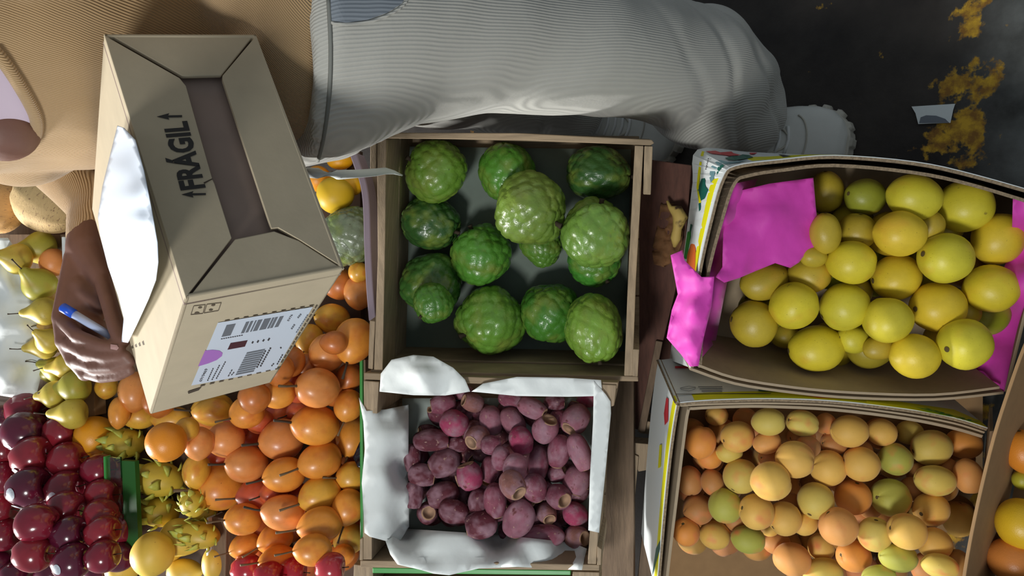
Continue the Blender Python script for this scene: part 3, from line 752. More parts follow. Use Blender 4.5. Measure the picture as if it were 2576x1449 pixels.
# ------------------------------------------------------------------ wood seen between and under the crates
FU = Frame(1640, 700, 1.345, 1593, 330)
uc = empty('wooden_crate', FU.rim(1500, 700, .06), 'red-brown empty wooden crate propping up the custard apple crate from below', 'crate')
prism('top_board', FU, [(1560, 392), (1740, 416), (1722, 640), (1668, 860), (1618, 1086), (1545, 1062), (1548, 960)], 0, .012, WOODD, uc)
prism('rail', FU, [(1650, 855), (1667, 858), (1622, 1088), (1604, 1083)], -.006, .05, WOODM, uc)
prism('end_block', FU, [(1612, 1060), (1662, 1066), (1656, 1098), (1608, 1092)], .004, .05, WOODX, uc)
prism('end_board', FU, [(1700, 440), (1716, 442), (1690, 640), (1672, 640)], .014, .06, WOODD, uc)
prism('side_board', FU, [(960, 420), (1560, 420), (1560, 440), (960, 440)], .0, .06, WOODD, uc)
prism('side_board', FU, [(960, 900), (1548, 900), (1548, 920), (960, 920)], .0, .06, WOODD, uc)
FV = Frame(1600, 1280, 1.37, 1650, 600)
vc = empty('wooden_crate', FV.rim(1450, 1280, .05), 'grey-brown empty wooden crate standing under the prickly pear crate', 'crate')
prism('top_board', FV, [(1540, 1100), (1600, 1138), (1566, 1500), (1500, 1500)], 0, .012, WOODM, vc)
prism('rail', FV, [(1590, 1138), (1607, 1146), (1574, 1500), (1558, 1500)], -.006, .045, WOODX, vc)
prism('end_block', FV, [(1582, 1112), (1652, 1118), (1640, 1180), (1606, 1186), (1590, 1140)], -.002, .04, WOODX, vc)
prism('side_board', FV, [(1632, 1186), (1652, 1160), (1645, 1500), (1600, 1500)], .0, .04, WOODM, vc)
prism('side_board', FV, [(960, 1200), (1500, 1200), (1500, 1220), (960, 1220)], .0, .045, WOODD, vc)
FG = Frame(1180, 1440, 1.25, 1650, 600)
gc = empty('wooden_crate', FG.rim(1180, 1500, .1), 'wooden crate with a green strip at the bottom edge below the prickly pears', 'crate')
prism('green_strip', FG, [(938, 1427), (1436, 1434), (1436, 1446), (938, 1441)], -.002, .04, GREENT, gc)
prism('corner_block', FG, [(890, 1420), (938, 1426), (938, 1480), (888, 1480)], 0, .08, WOODX, gc)
prism('corner_block', FG, [(1440, 1438), (1508, 1440), (1506, 1480), (1440, 1480)], 0, .08, WOODX, gc)
prism('side_board', FG, [(905, 1482), (1506, 1484), (1506, 1500), (905, 1500)], 0, .08, WOODY, gc)
husk = sheet('dry_leaf', [(1662, 512, 1.315), (1700, 512, 1.31), (1722, 545, 1.30), (1716, 610, 1.31), (1700, 655, 1.32), (1670, 672, 1.32), (1645, 665, 1.325), (1640, 630, 1.33), (1655, 560, 1.33)], HUSK, None, 7, .012, seed=8, freq=60)
props(husk, 'crumpled dry brown leaf between the custard apple crate and lime carton', 'leaf')
hy = tube('banana_peel', [P(1678, 505, 1.30), P(1686, 522, 1.30), P(1702, 530, 1.295), P(1712, 548, 1.295), P(1704, 575, 1.30), P(1700, 600, 1.30), P(1697, 620, 1.31)], [.002, .004, .011, .013, .008, .009, .003], HUSKY, None)
props(hy, 'small spotted yellow banana stub lying by the lime carton corner', 'peel')

# ------------------------------------------------------------------ printed carton of sweet limes
FL = Frame(2150, 690, 1.06, 1291, 58)
DL = .165
lc = empty('fruit_carton', FL.rim(2150, 690, DL), 'printed white and yellow cardboard carton holding the yellow sweet limes', 'carton')
l_out = subdiv_line([(1738, 925), (1752, 720), (1790, 540), (1818, 448), (1850, 418), (1960, 403), (2100, 392), (2300, 408), (2450, 440), (2660, 500)])
l_in = subdiv_line([(1758, 925), (1772, 720), (1815, 545), (1846, 458), (1885, 438), (1970, 424), (2100, 412), (2300, 430), (2450, 462), (2640, 520)])
l_low = subdiv_line([(1686, 905), (1708, 745), (1732, 560), (1744, 460), (1755, 378), (1880, 384), (2030, 392), (2260, 412), (2430, 446), (2660, 505)])
LOW = (l_low, DL); LOWI = ([(x + 14, y + 14) for x, y in l_low], DL)
skin_l = ribbon('printed_face', FL, l_out, .0012, 0.0, DL, PRINTW, lc, 1, low=LOW)
ribbon('wall', FL, l_out, .004, -.0005, DL, CARDE, lc, -1, low=LOW)
ribbon('wall', FL, l_in, .0045, 0.001, DL, CARDE, lc, -1, low=LOWI)
l_bot = subdiv_line([(1738, 925), (1850, 962), (2000, 985), (2150, 998), (2350, 1002), (2525, 985)])
l_bot2 = subdiv_line([(1748, 912), (1850, 948), (2000, 972), (2150, 985), (2350, 990), (2515, 972)])
ribbon('wall', FL, l_bot, .004, 0, DL, CARD, lc, -1)
ribbon('wall', FL, l_bot2, .004, .0, DL, CARD, lc, -1)
ribbon('wall', FL, [(2640, 505), (2600, 720), (2535, 985)], .005, 0, DL, CARD, lc, -1, dd=ray(2560, 300).normalized())
bt = [(x + 4, y + 4) for x, y in l_low] + [(2620, 520), (2530, 880), (2330, 892), (2030, 890), (1850, 880)]
vs_ = [FL.at(x, y, DL) for x, y in bt] + [FL.at(x, y, DL) + FL.d * .004 for x, y in bt]; nb_ = len(bt)
fixn(wobj('bottom', vs_, [list(range(nb_)), list(range(2 * nb_ - 1, nb_ - 1, -1))] + [[i, i + nb_, (i + 1) % nb_ + nb_, (i + 1) % nb_] for i in range(nb_)], CARD, lc))
FH_ = Frame(2150, 690, 1.06, 1291, 58)
bl = bvh_of(skin_l)
def band(fr, line, a, b_, mat, parent, nm='printed_band', low=None):
    """printed stripe along a wall, a..b metres below the rim"""
    return ribbon(nm, fr, line, .0016, a, b_, mat, parent, 1, low=low)
def offl(line, dx, dy): return [(x + dx, y + dy) for x, y in line]
def shell(fr, line, off):
    pts = [fr.at(x, y) for x, y in line]
    return pts
band(FL, l_out[18:], .012, .050, PRINTY, lc, low=(l_low[18:], DL))
band(FL, l_out[1:13], .016, .048, PRINTY, lc, low=(l_low[1:13], DL))
for nm, mt, poly in [
    ('printed_patch', PRINTR, [(1775, 380), (1800, 379), (1812, 383), (1840, 381), (1845, 385), (1865, 390), (1835, 392), (1815, 389), (1790, 386)]),
    ('printed_patch', PRINTG, [(1823, 397), (1840, 393), (1858, 392), (1868, 388), (1885, 390), (1895, 395), (1880, 399), (1862, 401), (1850, 403), (1832, 402)]),
    ('printed_patch', PRINTGR, [(1786, 430), (1790, 412), (1800, 402), (1815, 403), (1830, 407), (1865, 404), (1885, 402), (1860, 408), (1835, 412), (1812, 416), (1800, 428), (1795, 450), (1788, 460), (1784, 445)]),
    ('printed_patch', PRINTG, [(1803, 430), (1806, 420), (1816, 414), (1822, 416), (1812, 426), (1803, 440)]),
    ('printed_patch', PRINTY, [(1762, 392), (1766, 380), (1772, 381), (1769, 393)]),
    ('printed_patch', PRINTY, [(1752, 470), (1756, 430), (1760, 407), (1765, 408), (1761, 440), (1757, 478), (1764, 510), (1758, 512)]),
    ('printed_patch', PRINTG, [(1755, 478), (1764, 450), (1773, 448), (1775, 470), (1782, 478), (1772, 500), (1763, 505), (1756, 492)]),
    ('printed_patch', PRINTG, [(1757, 512), (1763, 508), (1762, 528), (1758, 532)]),
    ('printed_patch', PRINTLG, [(1729, 584), (1738, 582), (1737, 598), (1727, 652), (1720, 650)]),
    ('printed_patch', PRINTO, [(1729, 640), (1737, 615), (1746, 610), (1750, 625), (1748, 690), (1726, 672)]),
    ('printed_patch', PRINTG, [(1737, 563), (1742, 566), (1737, 588), (1733, 588)]),
    ('printed_patch', INK, [(1958, 388), (1972, 389), (1990, 393), (1970, 395)]),
    ('printed_patch', PRINTR, [(1885, 384), (1905, 384), (1900, 387), (1888, 388)]),
    ]: decal(nm, poly, bl, mt, lc, .006)
for k in range(7):
    decal('printed_letter', [(1776 + .6 * k, 398 + 4 * k), (1780 + .6 * k, 398 + 4 * k), (1779 + .6 * k, 400.5 + 4 * k), (1775 + .6 * k, 400.5 + 4 * k)] if False else [(1781 - 1.1 * k, 398 + 4.3 * k), (1784 - 1.1 * k, 398.6 + 4.3 * k), (1783 - 1.1 * k, 400.8 + 4.3 * k), (1780 - 1.1 * k, 400.2 + 4.3 * k)], bl, INK, lc, .007)
pk = empty('tissue_sheet', FL.rim(1850, 650, .05), 'crumpled magenta tissue paper lining the carton of sweet limes', 'paper')
sheet('tissue_flap', [(1822, 487, .05), (1868, 478, .05), (1935, 462, .045), (2046, 447, .05), (2052, 520, .05), (2058, 570, .05), (2066, 641, .045), (2024, 641, .04), (2010, 660, .035), (1988, 674, .035), (1950, 662, .035), (1900, 682, .03), (1858, 700, .02), (1822, 711, .01), (1800, 697, .005), (1817, 672, .02)], PINK, pk, 11, .003, ctrl=[(1930, 560, .03)], seed=11, freq=24, fr=FL)
sheet('tissue_flap', [(1687, 642, .03), (1717, 629, .03), (1722, 655, .016), (1765, 697, -.008), (1797, 696, -.014), (1790, 770, -.014), (1770, 850, -.014), (1757, 921, -.012), (1736, 922, -.008), (1712, 890, .012), (1677, 850, .03), (1690, 780, .03), (1705, 740, .024)], PINK, pk, 11, .002, ctrl=[(1750, 780, -.022), (1740, 860, -.020)], seed=12, freq=20, fr=FL)
sheet('tissue_flap', [(2548, 498, .02), (2640, 512, .0), (2600, 720, .0), (2530, 985, .0), (2492, 985, .02), (2448, 955, .07), (2480, 800, .08), (2545, 620, .05)], PINK, pk, 16, .003, seed=13, freq=12, fr=FL)
sheet('tissue_flap', [(1846, 462, .03), (1905, 450, .13), (1850, 600, .14), (1800, 860, .14), (1765, 900, .01), (1772, 740, .006), (1815, 560, .006)], PINK, pk, 18, .003, seed=14, freq=10, fr=FL)
PL = Pile(FL, .155, 'lemon', 'sweet_lime', 'fruit', 'sweet limes in the printed carton', 'the lime carton', .10)
PL.noun = 'limes'
def Lm(cx, cy): return 1650 + cx / 2.195, 350 + cy / 2.195
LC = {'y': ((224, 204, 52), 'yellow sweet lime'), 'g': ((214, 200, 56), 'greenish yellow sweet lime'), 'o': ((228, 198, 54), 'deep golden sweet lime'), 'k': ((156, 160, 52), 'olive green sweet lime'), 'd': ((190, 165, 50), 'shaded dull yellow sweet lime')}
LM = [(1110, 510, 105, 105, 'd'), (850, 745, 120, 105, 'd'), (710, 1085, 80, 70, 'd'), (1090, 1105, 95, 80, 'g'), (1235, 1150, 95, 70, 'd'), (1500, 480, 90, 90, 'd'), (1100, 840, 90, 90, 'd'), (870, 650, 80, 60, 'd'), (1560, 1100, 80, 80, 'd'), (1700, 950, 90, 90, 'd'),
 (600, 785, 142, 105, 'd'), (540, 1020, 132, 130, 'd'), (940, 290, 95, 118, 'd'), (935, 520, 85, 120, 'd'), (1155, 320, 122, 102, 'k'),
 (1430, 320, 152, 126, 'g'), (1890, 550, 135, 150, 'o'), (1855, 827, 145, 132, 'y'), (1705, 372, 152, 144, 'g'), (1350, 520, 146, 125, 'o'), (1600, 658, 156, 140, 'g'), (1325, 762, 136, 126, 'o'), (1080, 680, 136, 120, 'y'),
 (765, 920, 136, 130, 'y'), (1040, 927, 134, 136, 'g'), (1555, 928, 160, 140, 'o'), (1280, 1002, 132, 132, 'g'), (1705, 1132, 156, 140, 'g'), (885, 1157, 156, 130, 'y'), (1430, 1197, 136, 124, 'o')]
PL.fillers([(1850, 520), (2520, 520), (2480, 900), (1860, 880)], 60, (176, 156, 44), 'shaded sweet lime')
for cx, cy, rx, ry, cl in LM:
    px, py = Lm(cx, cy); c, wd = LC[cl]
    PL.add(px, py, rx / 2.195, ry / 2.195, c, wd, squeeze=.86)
PL.finish(52)

# ------------------------------------------------------------------ printed carton of apricots
FA = Frame(2060, 1240, 1.17, 1291, 58)
DA_ = .15
ac = empty('fruit_carton', FA.rim(2060, 1260, DA_), 'printed white and yellow cardboard carton full of apricots', 'carton')
a_out = subdiv_line([(1652, 1490), (1660, 1400), (1672, 1260), (1687, 1120), (1703, 1020), (1712, 1014), (1800, 1007), (1940, 1004), (2100, 1010), (2280, 1030), (2400, 1052), (2484, 1078)])
a_mid = subdiv_line([(1712, 1020), (1800, 1016), (1940, 1014), (2100, 1020), (2280, 1042), (2400, 1064), (2480, 1088)])
a_in = subdiv_line([(1672, 1490), (1682, 1400), (1700, 1250), (1716, 1120), (1729, 1034), (1745, 1027), (1850, 1022), (1940, 1022), (2100, 1030), (2280, 1052), (2400, 1076), (2476, 1098)])
skin_a = ribbon('printed_face', FA, a_out, .0012, 0, DA_, PRINTW, ac, 1)
ribbon('wall', FA, a_out, .004, -.0005, DA_, CARDE, ac, -1)
ribbon('wall', FA, a_mid, .003, .002, DA_, CARD, ac, -1)
ribbon('wall', FA, a_in, .0045, 0.003, DA_, CARD, ac, -1)
ribbon('wall', FA, [(2490, 1085), (2470, 1280), (2436, 1500)], .005, 0, DA_, CARD, ac, 1, dd=ray(2480, 500).normalized())
ribbon('wall', FA, [(1650, 1740), (2430, 1740)], .005, 0, DA_, CARD, ac, -1)
prism('bottom', FA, [(1650, 1760), (1680, 1250), (1710, 1020), (2100, 1015), (2620, 1085), (2600, 1760)], DA_, DA_ + .004, CARDB, ac, 0)
ba = bvh_of(skin_a)
band(FA, a_out[22:], .002, .022, PRINTY, ac)
band(FA, a_out[:20], .002, .020, PRINTY, ac)
for nm, mt, poly in [
    ('printed_patch', PRINTR, [(1676, 1000), (1681, 1003), (1680, 1060), (1672, 1070), (1670, 1040)]),
    ('printed_patch', PRINTY, [(1659, 1120), (1665, 1118), (1662, 1175), (1655, 1178)]),
    ('printed_patch', PRINTR, [(1698, 921), (1735, 921), (1735, 926), (1698, 926)]),
    ('printed_patch', PRINTR, [(1960, 975), (2010, 978), (2040, 984), (2130, 990), (2120, 1000), (2060, 999), (1980, 984)]),
    ('printed_patch', PRINTG, [(1908, 975), (1965, 977), (1965, 984), (1908, 983)]),
    ('printed_patch', INK, [(1700, 990.5), (1940, 988.5), (1940, 990), (1700, 992)]),
    ('printed_patch', PRINTY, [(2180, 1004), (2290, 1014), (2400, 1030), (2450, 1052), (2470, 1068), (2400, 1050), (2280, 1027), (2180, 1015)]),
    ('printed_patch', PRINTG, [(1650, 1380), (1660, 1360), (1658, 1449), (1640, 1449)]),
    ]: decal(nm, poly, ba, mt, ac, .006)
def line_decal(parent, bv, pts, wd, mat, nm='printed_line'):
    for a, b_ in zip(pts[:-1], pts[1:]):
        d = Vector((b_[0] - a[0], b_[1] - a[1])); n = Vector((-d.y, d.x)).normalized() * wd / 2
        decal(nm, [(a[0] + n.x, a[1] + n.y), (b_[0] + n.x, b_[1] + n.y), (b_[0] - n.x, b_[1] - n.y), (a[0] - n.x, a[1] - n.y)], bv, mat, parent, .006)
line_decal(ac, ba, [(1711, 976), (1733, 971), (1750, 974), (1748, 979), (1733, 984), (1714, 980), (1711, 976), (1731, 978), (1750, 974)], 1.1, INKG)
for k, (x0, x1) in enumerate([(1756, 1817), (1760, 1817), (1765, 1817)]):
    line_decal(ac, ba, [(x0, 973 + 5.5 * k), (x1, 973 + 5.5 * k)], 2.2, INKG)
text_on('printed_letters', 'KOIKEL', ba, (2462, 1061), (2330, 1026), (2466, 1052), PRINTLG, ac, .012, .03)
PA = Pile(FA, .14, 'peach', 'apricot', 'fruit', 'apricots in the printed carton', 'the apricot carton', .10)
PA.noun = 'apricots'
def Am(cx, cy): return 1600 + cx / 2.546, 880 + cy / 2.546
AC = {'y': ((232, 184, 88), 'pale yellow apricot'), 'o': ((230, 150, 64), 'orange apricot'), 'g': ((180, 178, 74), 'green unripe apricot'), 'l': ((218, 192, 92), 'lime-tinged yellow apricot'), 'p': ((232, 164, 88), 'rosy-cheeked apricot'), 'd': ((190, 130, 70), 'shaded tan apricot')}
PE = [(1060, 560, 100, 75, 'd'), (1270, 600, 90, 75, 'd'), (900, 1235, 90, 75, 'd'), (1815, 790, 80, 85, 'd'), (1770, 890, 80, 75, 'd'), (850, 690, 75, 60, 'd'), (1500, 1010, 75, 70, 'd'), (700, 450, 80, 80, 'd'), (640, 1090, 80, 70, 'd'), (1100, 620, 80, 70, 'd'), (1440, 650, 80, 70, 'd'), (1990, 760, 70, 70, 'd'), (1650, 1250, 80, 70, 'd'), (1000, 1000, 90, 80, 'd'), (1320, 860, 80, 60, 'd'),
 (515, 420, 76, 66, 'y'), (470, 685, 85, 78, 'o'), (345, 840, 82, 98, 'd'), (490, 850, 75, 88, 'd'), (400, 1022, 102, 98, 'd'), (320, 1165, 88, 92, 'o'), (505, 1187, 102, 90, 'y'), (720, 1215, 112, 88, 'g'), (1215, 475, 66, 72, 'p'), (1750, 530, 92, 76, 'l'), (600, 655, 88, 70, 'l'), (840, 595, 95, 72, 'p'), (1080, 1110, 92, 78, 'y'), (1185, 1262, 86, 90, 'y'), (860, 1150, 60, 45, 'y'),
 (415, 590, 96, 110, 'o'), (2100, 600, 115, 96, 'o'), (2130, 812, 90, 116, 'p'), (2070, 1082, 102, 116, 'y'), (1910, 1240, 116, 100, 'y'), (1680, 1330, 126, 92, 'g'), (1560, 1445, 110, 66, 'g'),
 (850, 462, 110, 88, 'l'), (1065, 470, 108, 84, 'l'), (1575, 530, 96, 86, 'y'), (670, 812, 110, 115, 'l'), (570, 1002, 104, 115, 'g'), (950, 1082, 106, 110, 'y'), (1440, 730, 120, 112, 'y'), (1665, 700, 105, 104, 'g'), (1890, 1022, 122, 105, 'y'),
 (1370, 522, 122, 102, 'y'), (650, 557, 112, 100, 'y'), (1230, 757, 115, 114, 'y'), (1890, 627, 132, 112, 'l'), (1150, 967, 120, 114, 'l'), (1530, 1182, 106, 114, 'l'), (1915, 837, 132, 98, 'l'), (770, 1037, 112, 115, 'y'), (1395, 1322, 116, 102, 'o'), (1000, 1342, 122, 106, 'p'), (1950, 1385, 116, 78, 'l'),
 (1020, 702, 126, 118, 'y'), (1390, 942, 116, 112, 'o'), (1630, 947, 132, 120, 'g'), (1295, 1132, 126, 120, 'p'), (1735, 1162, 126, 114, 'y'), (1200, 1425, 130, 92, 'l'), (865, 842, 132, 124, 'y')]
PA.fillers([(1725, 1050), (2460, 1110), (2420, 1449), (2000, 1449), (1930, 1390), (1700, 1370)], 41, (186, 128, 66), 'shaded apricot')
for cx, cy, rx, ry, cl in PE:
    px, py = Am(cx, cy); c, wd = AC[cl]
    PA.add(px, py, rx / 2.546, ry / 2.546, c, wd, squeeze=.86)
PA.finish(38)

# ------------------------------------------------------------------ brown box of oranges at the near right corner
FO = Frame(2560, 1200, 1.02, 3300, 1150)
ob = empty('cardboard_box', FO.rim(2600, 1200, .15), 'plain brown cardboard box with oranges at the right edge of the photo', 'box')
o_line = subdiv_line([(2640, 740), (2582, 872), (2545, 975), (2505, 1100), (2466, 1260), (2438, 1400), (2420, 1520)])
ribbon('wall', FO, o_line, .0045, 0, .15, CARDB, ob, -1, .0008)
ribbon('wall', FO, [(2420, 1520), (2900, 1600)], .0045, 0, .15, CARDB, ob, -1, .0008)
prism('bottom', FO, [(2640, 740), (2505, 1100), (2420, 1520), (2900, 1600), (2900, 740)], .15, .154, CARDB, ob, 0)
PO = Pile(FO, .14, 'orange', 'orange', 'fruit', 'oranges in the brown box', 'the brown box', .10)
PO.add(2572, 1207, 24, 26, (176, 170, 50), '', lab='small green fruit between two oranges at the right edge')
PO.add(2576, 1137, 46, 58, (226, 140, 46), '', lab='orange at the top of the brown box, cut by the photo edge', squeeze=.8)
PO.add(2550, 1412, 64, 56, (214, 132, 62), '', 20, 50, lab='dull orange with a visible navel in the corner of the brown box', squeeze=.8)
PO.add(2570, 1318, 60, 66, (226, 184, 40), '', lab='golden yellow orange in the middle of the brown box', squeeze=.8)
# ------------------------------------------------------------------ heaps on the upper table
FH = Frame(720, 1130, 1.508, 1867, 724)
gt = empty('fruit_tray', FH.rim(700, 1200, 0), 'low wooden tray with green edging under the orange granadillas', 'tray')
prism('base', FH, [(560, 860), (905, 380), (912, 1470), (555, 1490)], .0, .012, TRAYDARK, gt, 0)
FE = Frame(910, 1160, 1.30, 1867, 724)
prism('green_edge', FE, [(904, 905), (911, 905), (914, 1420), (906, 1420)], 0, .012, GREENT, gt)
prism('side_board', FE, [(911, 905), (916, 905), (919, 1420), (914, 1420)], .004, .10, WOODM, gt)
prism('divider', FH, [(562, 1288), (598, 1292), (594, 1480), (560, 1480)], -.035, 0, WOODM, gt)
prism('divider_edge', FH, [(557, 1286), (562, 1288), (560, 1480), (555, 1480)], -.045, 0, PRINTW, gt)
at_ = empty('fruit_tray', FH.rim(150, 1250, 0), 'tray of dark red apples with a clear green-edged panel', 'tray')
prism('base', FH, [(-60, 990), (225, 1000), (330, 1150), (345, 1480), (-60, 1480)], 0, .012, TRAYDARK, at_, 0)
FE2 = Frame(290, 1280, 1.50, 1867, 724)
gp = prism('clear_panel', FE2, [(268, 1150), (302, 1150), (312, 1400), (277, 1416)], 0, .004, GLASS, at_, 0)
prism('green_edge', FE2, [(263, 1148), (268, 1148), (277, 1416), (272, 1418)], -.003, .01, GREENT, at_, 0)
prism('green_edge', FE2, [(301, 1160), (335, 1162), (345, 1385), (311, 1405)], .004, .015, mk('dark_green_plastic', lin(36, 92, 34), .5), at_, 0)
pt_ = empty('fruit_tray', FH.rim(120, 780, 0), 'white-edged tray holding the yellow-green pears', 'tray')
prism('base', FH, [(-60, 590), (225, 590), (235, 1050), (-60, 1000)], 0, .012, WOODM, pt_, 0)
prism('white_edge', FH, [(214, 600), (222, 600), (236, 1040), (228, 1042)], -.06, 0, PRINTW, pt_)
prism('brown_edge', FH, [(236, 900), (262, 900), (268, 1040), (242, 1046)], -.03, 0, CARDB, pt_)
mt_ = empty('fruit_tray', FH.rim(430, 1380, 0), 'dark tray under the yellow pitahayas and mangoes', 'tray')
prism('base', FH, [(340, 1050), (560, 1050), (552, 1480), (350, 1480)], 0, .012, TRAYDARK, mt_, 0)
o = sheet('paper_sheet', [(-40, 600, 1.62), (20, 598, 1.62), (48, 640, 1.62), (70, 700, 1.62), (100, 800, 1.62), (110, 920, 1.62), (90, 1000, 1.62), (70, 1006, 1.62), (-40, 988, 1.60)], WHITEP, None, 16, .02, ctrl=[(10, 700, 1.60), (40, 820, 1.59), (10, 940, 1.58)], seed=21, freq=9)
props(o, 'crumpled white wrapping paper behind the pears at the left edge', 'paper')

Pp = Pile(FH, 0, 'pear', 'pear', 'fruit', 'yellow-green pears in the tray', 'the pear tray', .22); Pp.noun = 'pears'
PCOL = {'y': ((206, 184, 74), 'yellow pear'), 'g': ((176, 170, 62), 'green pear'), 'b': ((186, 146, 70), 'brownish pear')}
def Wm(cx, cy): return cx / 3.219, 560 + cy / 3.219
# crop px: x, y, r, colour, stem direction, elevation
for cx, cy, r_, cl, an, el in [
    (420, 930, 110, 'b', 180, 10), (400, 1200, 100, 'g', 170, 10), (390, 600, 95, 'b', 165, 10), (440, 820, 90, 'b', 175, 10), (560, 1380, 120, 'b', 150, 0),
    (290, 205, 125, 'g', 170, 55), (110, 290, 115, 'y', 200, 60), (300, 490, 125, 'g', 250, 50), (330, 720, 105, 'y', 175, 15), (330, 1000, 100, 'y', 172, 15),
    (380, 950, 95, 'y', 240, 50), (430, 1180, 95, 'g', 200, 10), (520, 1160, 105, 'y', 175, 10), (420, 1395, 105, 'y', 175, 0), (580, 1330, 122, 'g', 172, 5)]:
    px, py = Wm(cx, cy)
    k = .35 * r_ / 3.219                                   # body centre lies away from the stem
    Pp.add(px - math.cos(math.radians(an)) * k * .3, py, r_ / 3.219 * 1.1, r_ / 3.219 * 1.1, PCOL[cl][0], PCOL[cl][1], an, el, squeeze=.8)
Pp.add(178, 1040, 46, 40, (206, 184, 74), 'yellow pear', 180, 10, squeeze=.8)
Pp.finish(34)
Pp.add(134, 660, 32, 37, (232, 150, 84), '', key='orange', name='orange', lab='small orange lying among the pears beside the wrist', squeeze=.8)

Pm_ = Pile(FH, 0, 'melon', 'melon', 'fruit', 'melons behind the pears', 'the back row', .22)
Pm_.add(0, 510, 62, 78, (206, 160, 104), '', 100, 0, lab='tan melon cut by the left edge of the photo', squeeze=.8)
Pm_.add(122, 508, 84, 78, (214, 180, 128), '', 30, 0, lab='cream netted melon below the tan sleeve, above the pears', squeeze=.8)

Pa = Pile(FH, 0, 'apple', 'apple', 'fruit', 'dark red apples in the tray', 'the apple tray', .22); Pa.noun = 'apples'
AP = {'r': ((122, 28, 46), 'dark red apple'), 'k': ((84, 20, 44), 'blackish red apple'), 'b': ((134, 34, 46), 'brighter red apple')}
for px, py, rx, ry, cl, st in [
    (8, 1060, 40, 40, 'k', None), (8, 1130, 40, 38, 'b', None), (2, 1200, 40, 38, 'r', None), (2, 1275, 40, 38, 'b', None), (8, 1345, 40, 38, 'r', None), (0, 1420, 40, 38, 'k', None),
    (120, 1120, 40, 34, 'k', None), (120, 1200, 40, 34, 'k', None), (118, 1280, 40, 34, 'k', None), (130, 1360, 40, 34, 'k', None), (215, 1130, 40, 34, 'k', None), (215, 1215, 40, 34, 'k', None), (215, 1300, 40, 34, 'k', None), (215, 1370, 40, 34, 'k', None), (130, 1440, 40, 34, 'k', None),
    (250, 1445, 40, 30, 'k', None), (300, 1200, 44, 36, 'r', None), (300, 1265, 44, 36, 'r', None), (300, 1330, 44, 36, 'r', None), (300, 1400, 40, 34, 'k', None),
    (68, 1030, 56, 38, 'r', None), (64, 1085, 60, 40, 'k', ((-.55, .65),)), (156, 1085, 48, 38, 'b', None), (80, 1147, 54, 40, 'b', ((-.5, .7),)), (170, 1158, 50, 40, 'b', None), (248, 1182, 42, 37, 'r', None),
    (72, 1226, 58, 40, 'k', ((-.45, .1), (-.4, .85))), (162, 1230, 50, 38, 'r', ((-.1, .25),)), (255, 1245, 42, 36, 'b', None), (166, 1278, 50, 36, 'r', ((-.5, .2),)), (255, 1296, 44, 36, 'b', None), (94, 1315, 54, 40, 'r', None),
    (174, 1342, 46, 38, 'k', None), (258, 1338, 44, 36, 'b', None), (84, 1392, 50, 40, 'b', None), (180, 1412, 48, 40, 'k', ((-.4, .15),)), (258, 1400, 42, 38, 'r', None), (40, 1450, 44, 34, 'k', None)]:
    rr = (rx + ry) / 2
    Pa.add(px, py, rr * 1.16, rr * 1.02, AP[cl][0], AP[cl][1], random.Random(px * py).choice((0, 10, 350, 180)), 0, st[0] if st and len(st) == 1 else st, squeeze=.82)
Pa.finish(40)

Pd = Pile(FH, 0, 'dragon', 'yellow_pitahaya', 'fruit', 'yellow pitahayas', 'the dark tray', .24)
Pmg = Pile(FH, 0, 'mango', 'mango', 'fruit', 'yellow mangoes', 'the dark tray', .24); Pmg.sph = Pd.sph
for px, py, rx, ry, an, lb in [
    (430, 1372, 40, 36, 90, 'small mango lying low between the larger mangoes'), (465, 1436, 45, 30, 0, 'shaded mango at the bottom edge between two paler mangoes'), (310, 1428, 42, 38, 0, 'yellow mango at the bottom left corner of the dark tray'),
    (540, 1418, 30, 42, 90, 'narrow mango beside the grey wooden divider'), (458, 1352, 54, 46, 20, 'plump yellow mango partly under the pitahayas'), (382, 1394, 52, 55, 100, 'largest pale yellow mango, left of centre in the dark tray')]:
    Pmg.add(px, py, rx, ry, (222, 186, 74), '', an, 0, lab=lb, squeeze=.82)
Pg = Pile(FH, 0, 'gran', 'granadilla', 'fruit', 'orange granadillas in the heap', 'the granadilla heap', .26); Pg.noun = 'granadillas'
Pg.sph = Pd.sph
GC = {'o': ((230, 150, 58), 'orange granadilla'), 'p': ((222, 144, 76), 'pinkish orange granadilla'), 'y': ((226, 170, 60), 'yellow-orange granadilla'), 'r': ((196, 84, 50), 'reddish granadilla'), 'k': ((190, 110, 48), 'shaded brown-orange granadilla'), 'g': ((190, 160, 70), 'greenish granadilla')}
def Gm(cx, cy): return 500 + cx / 2.232, 800 + cy / 2.232
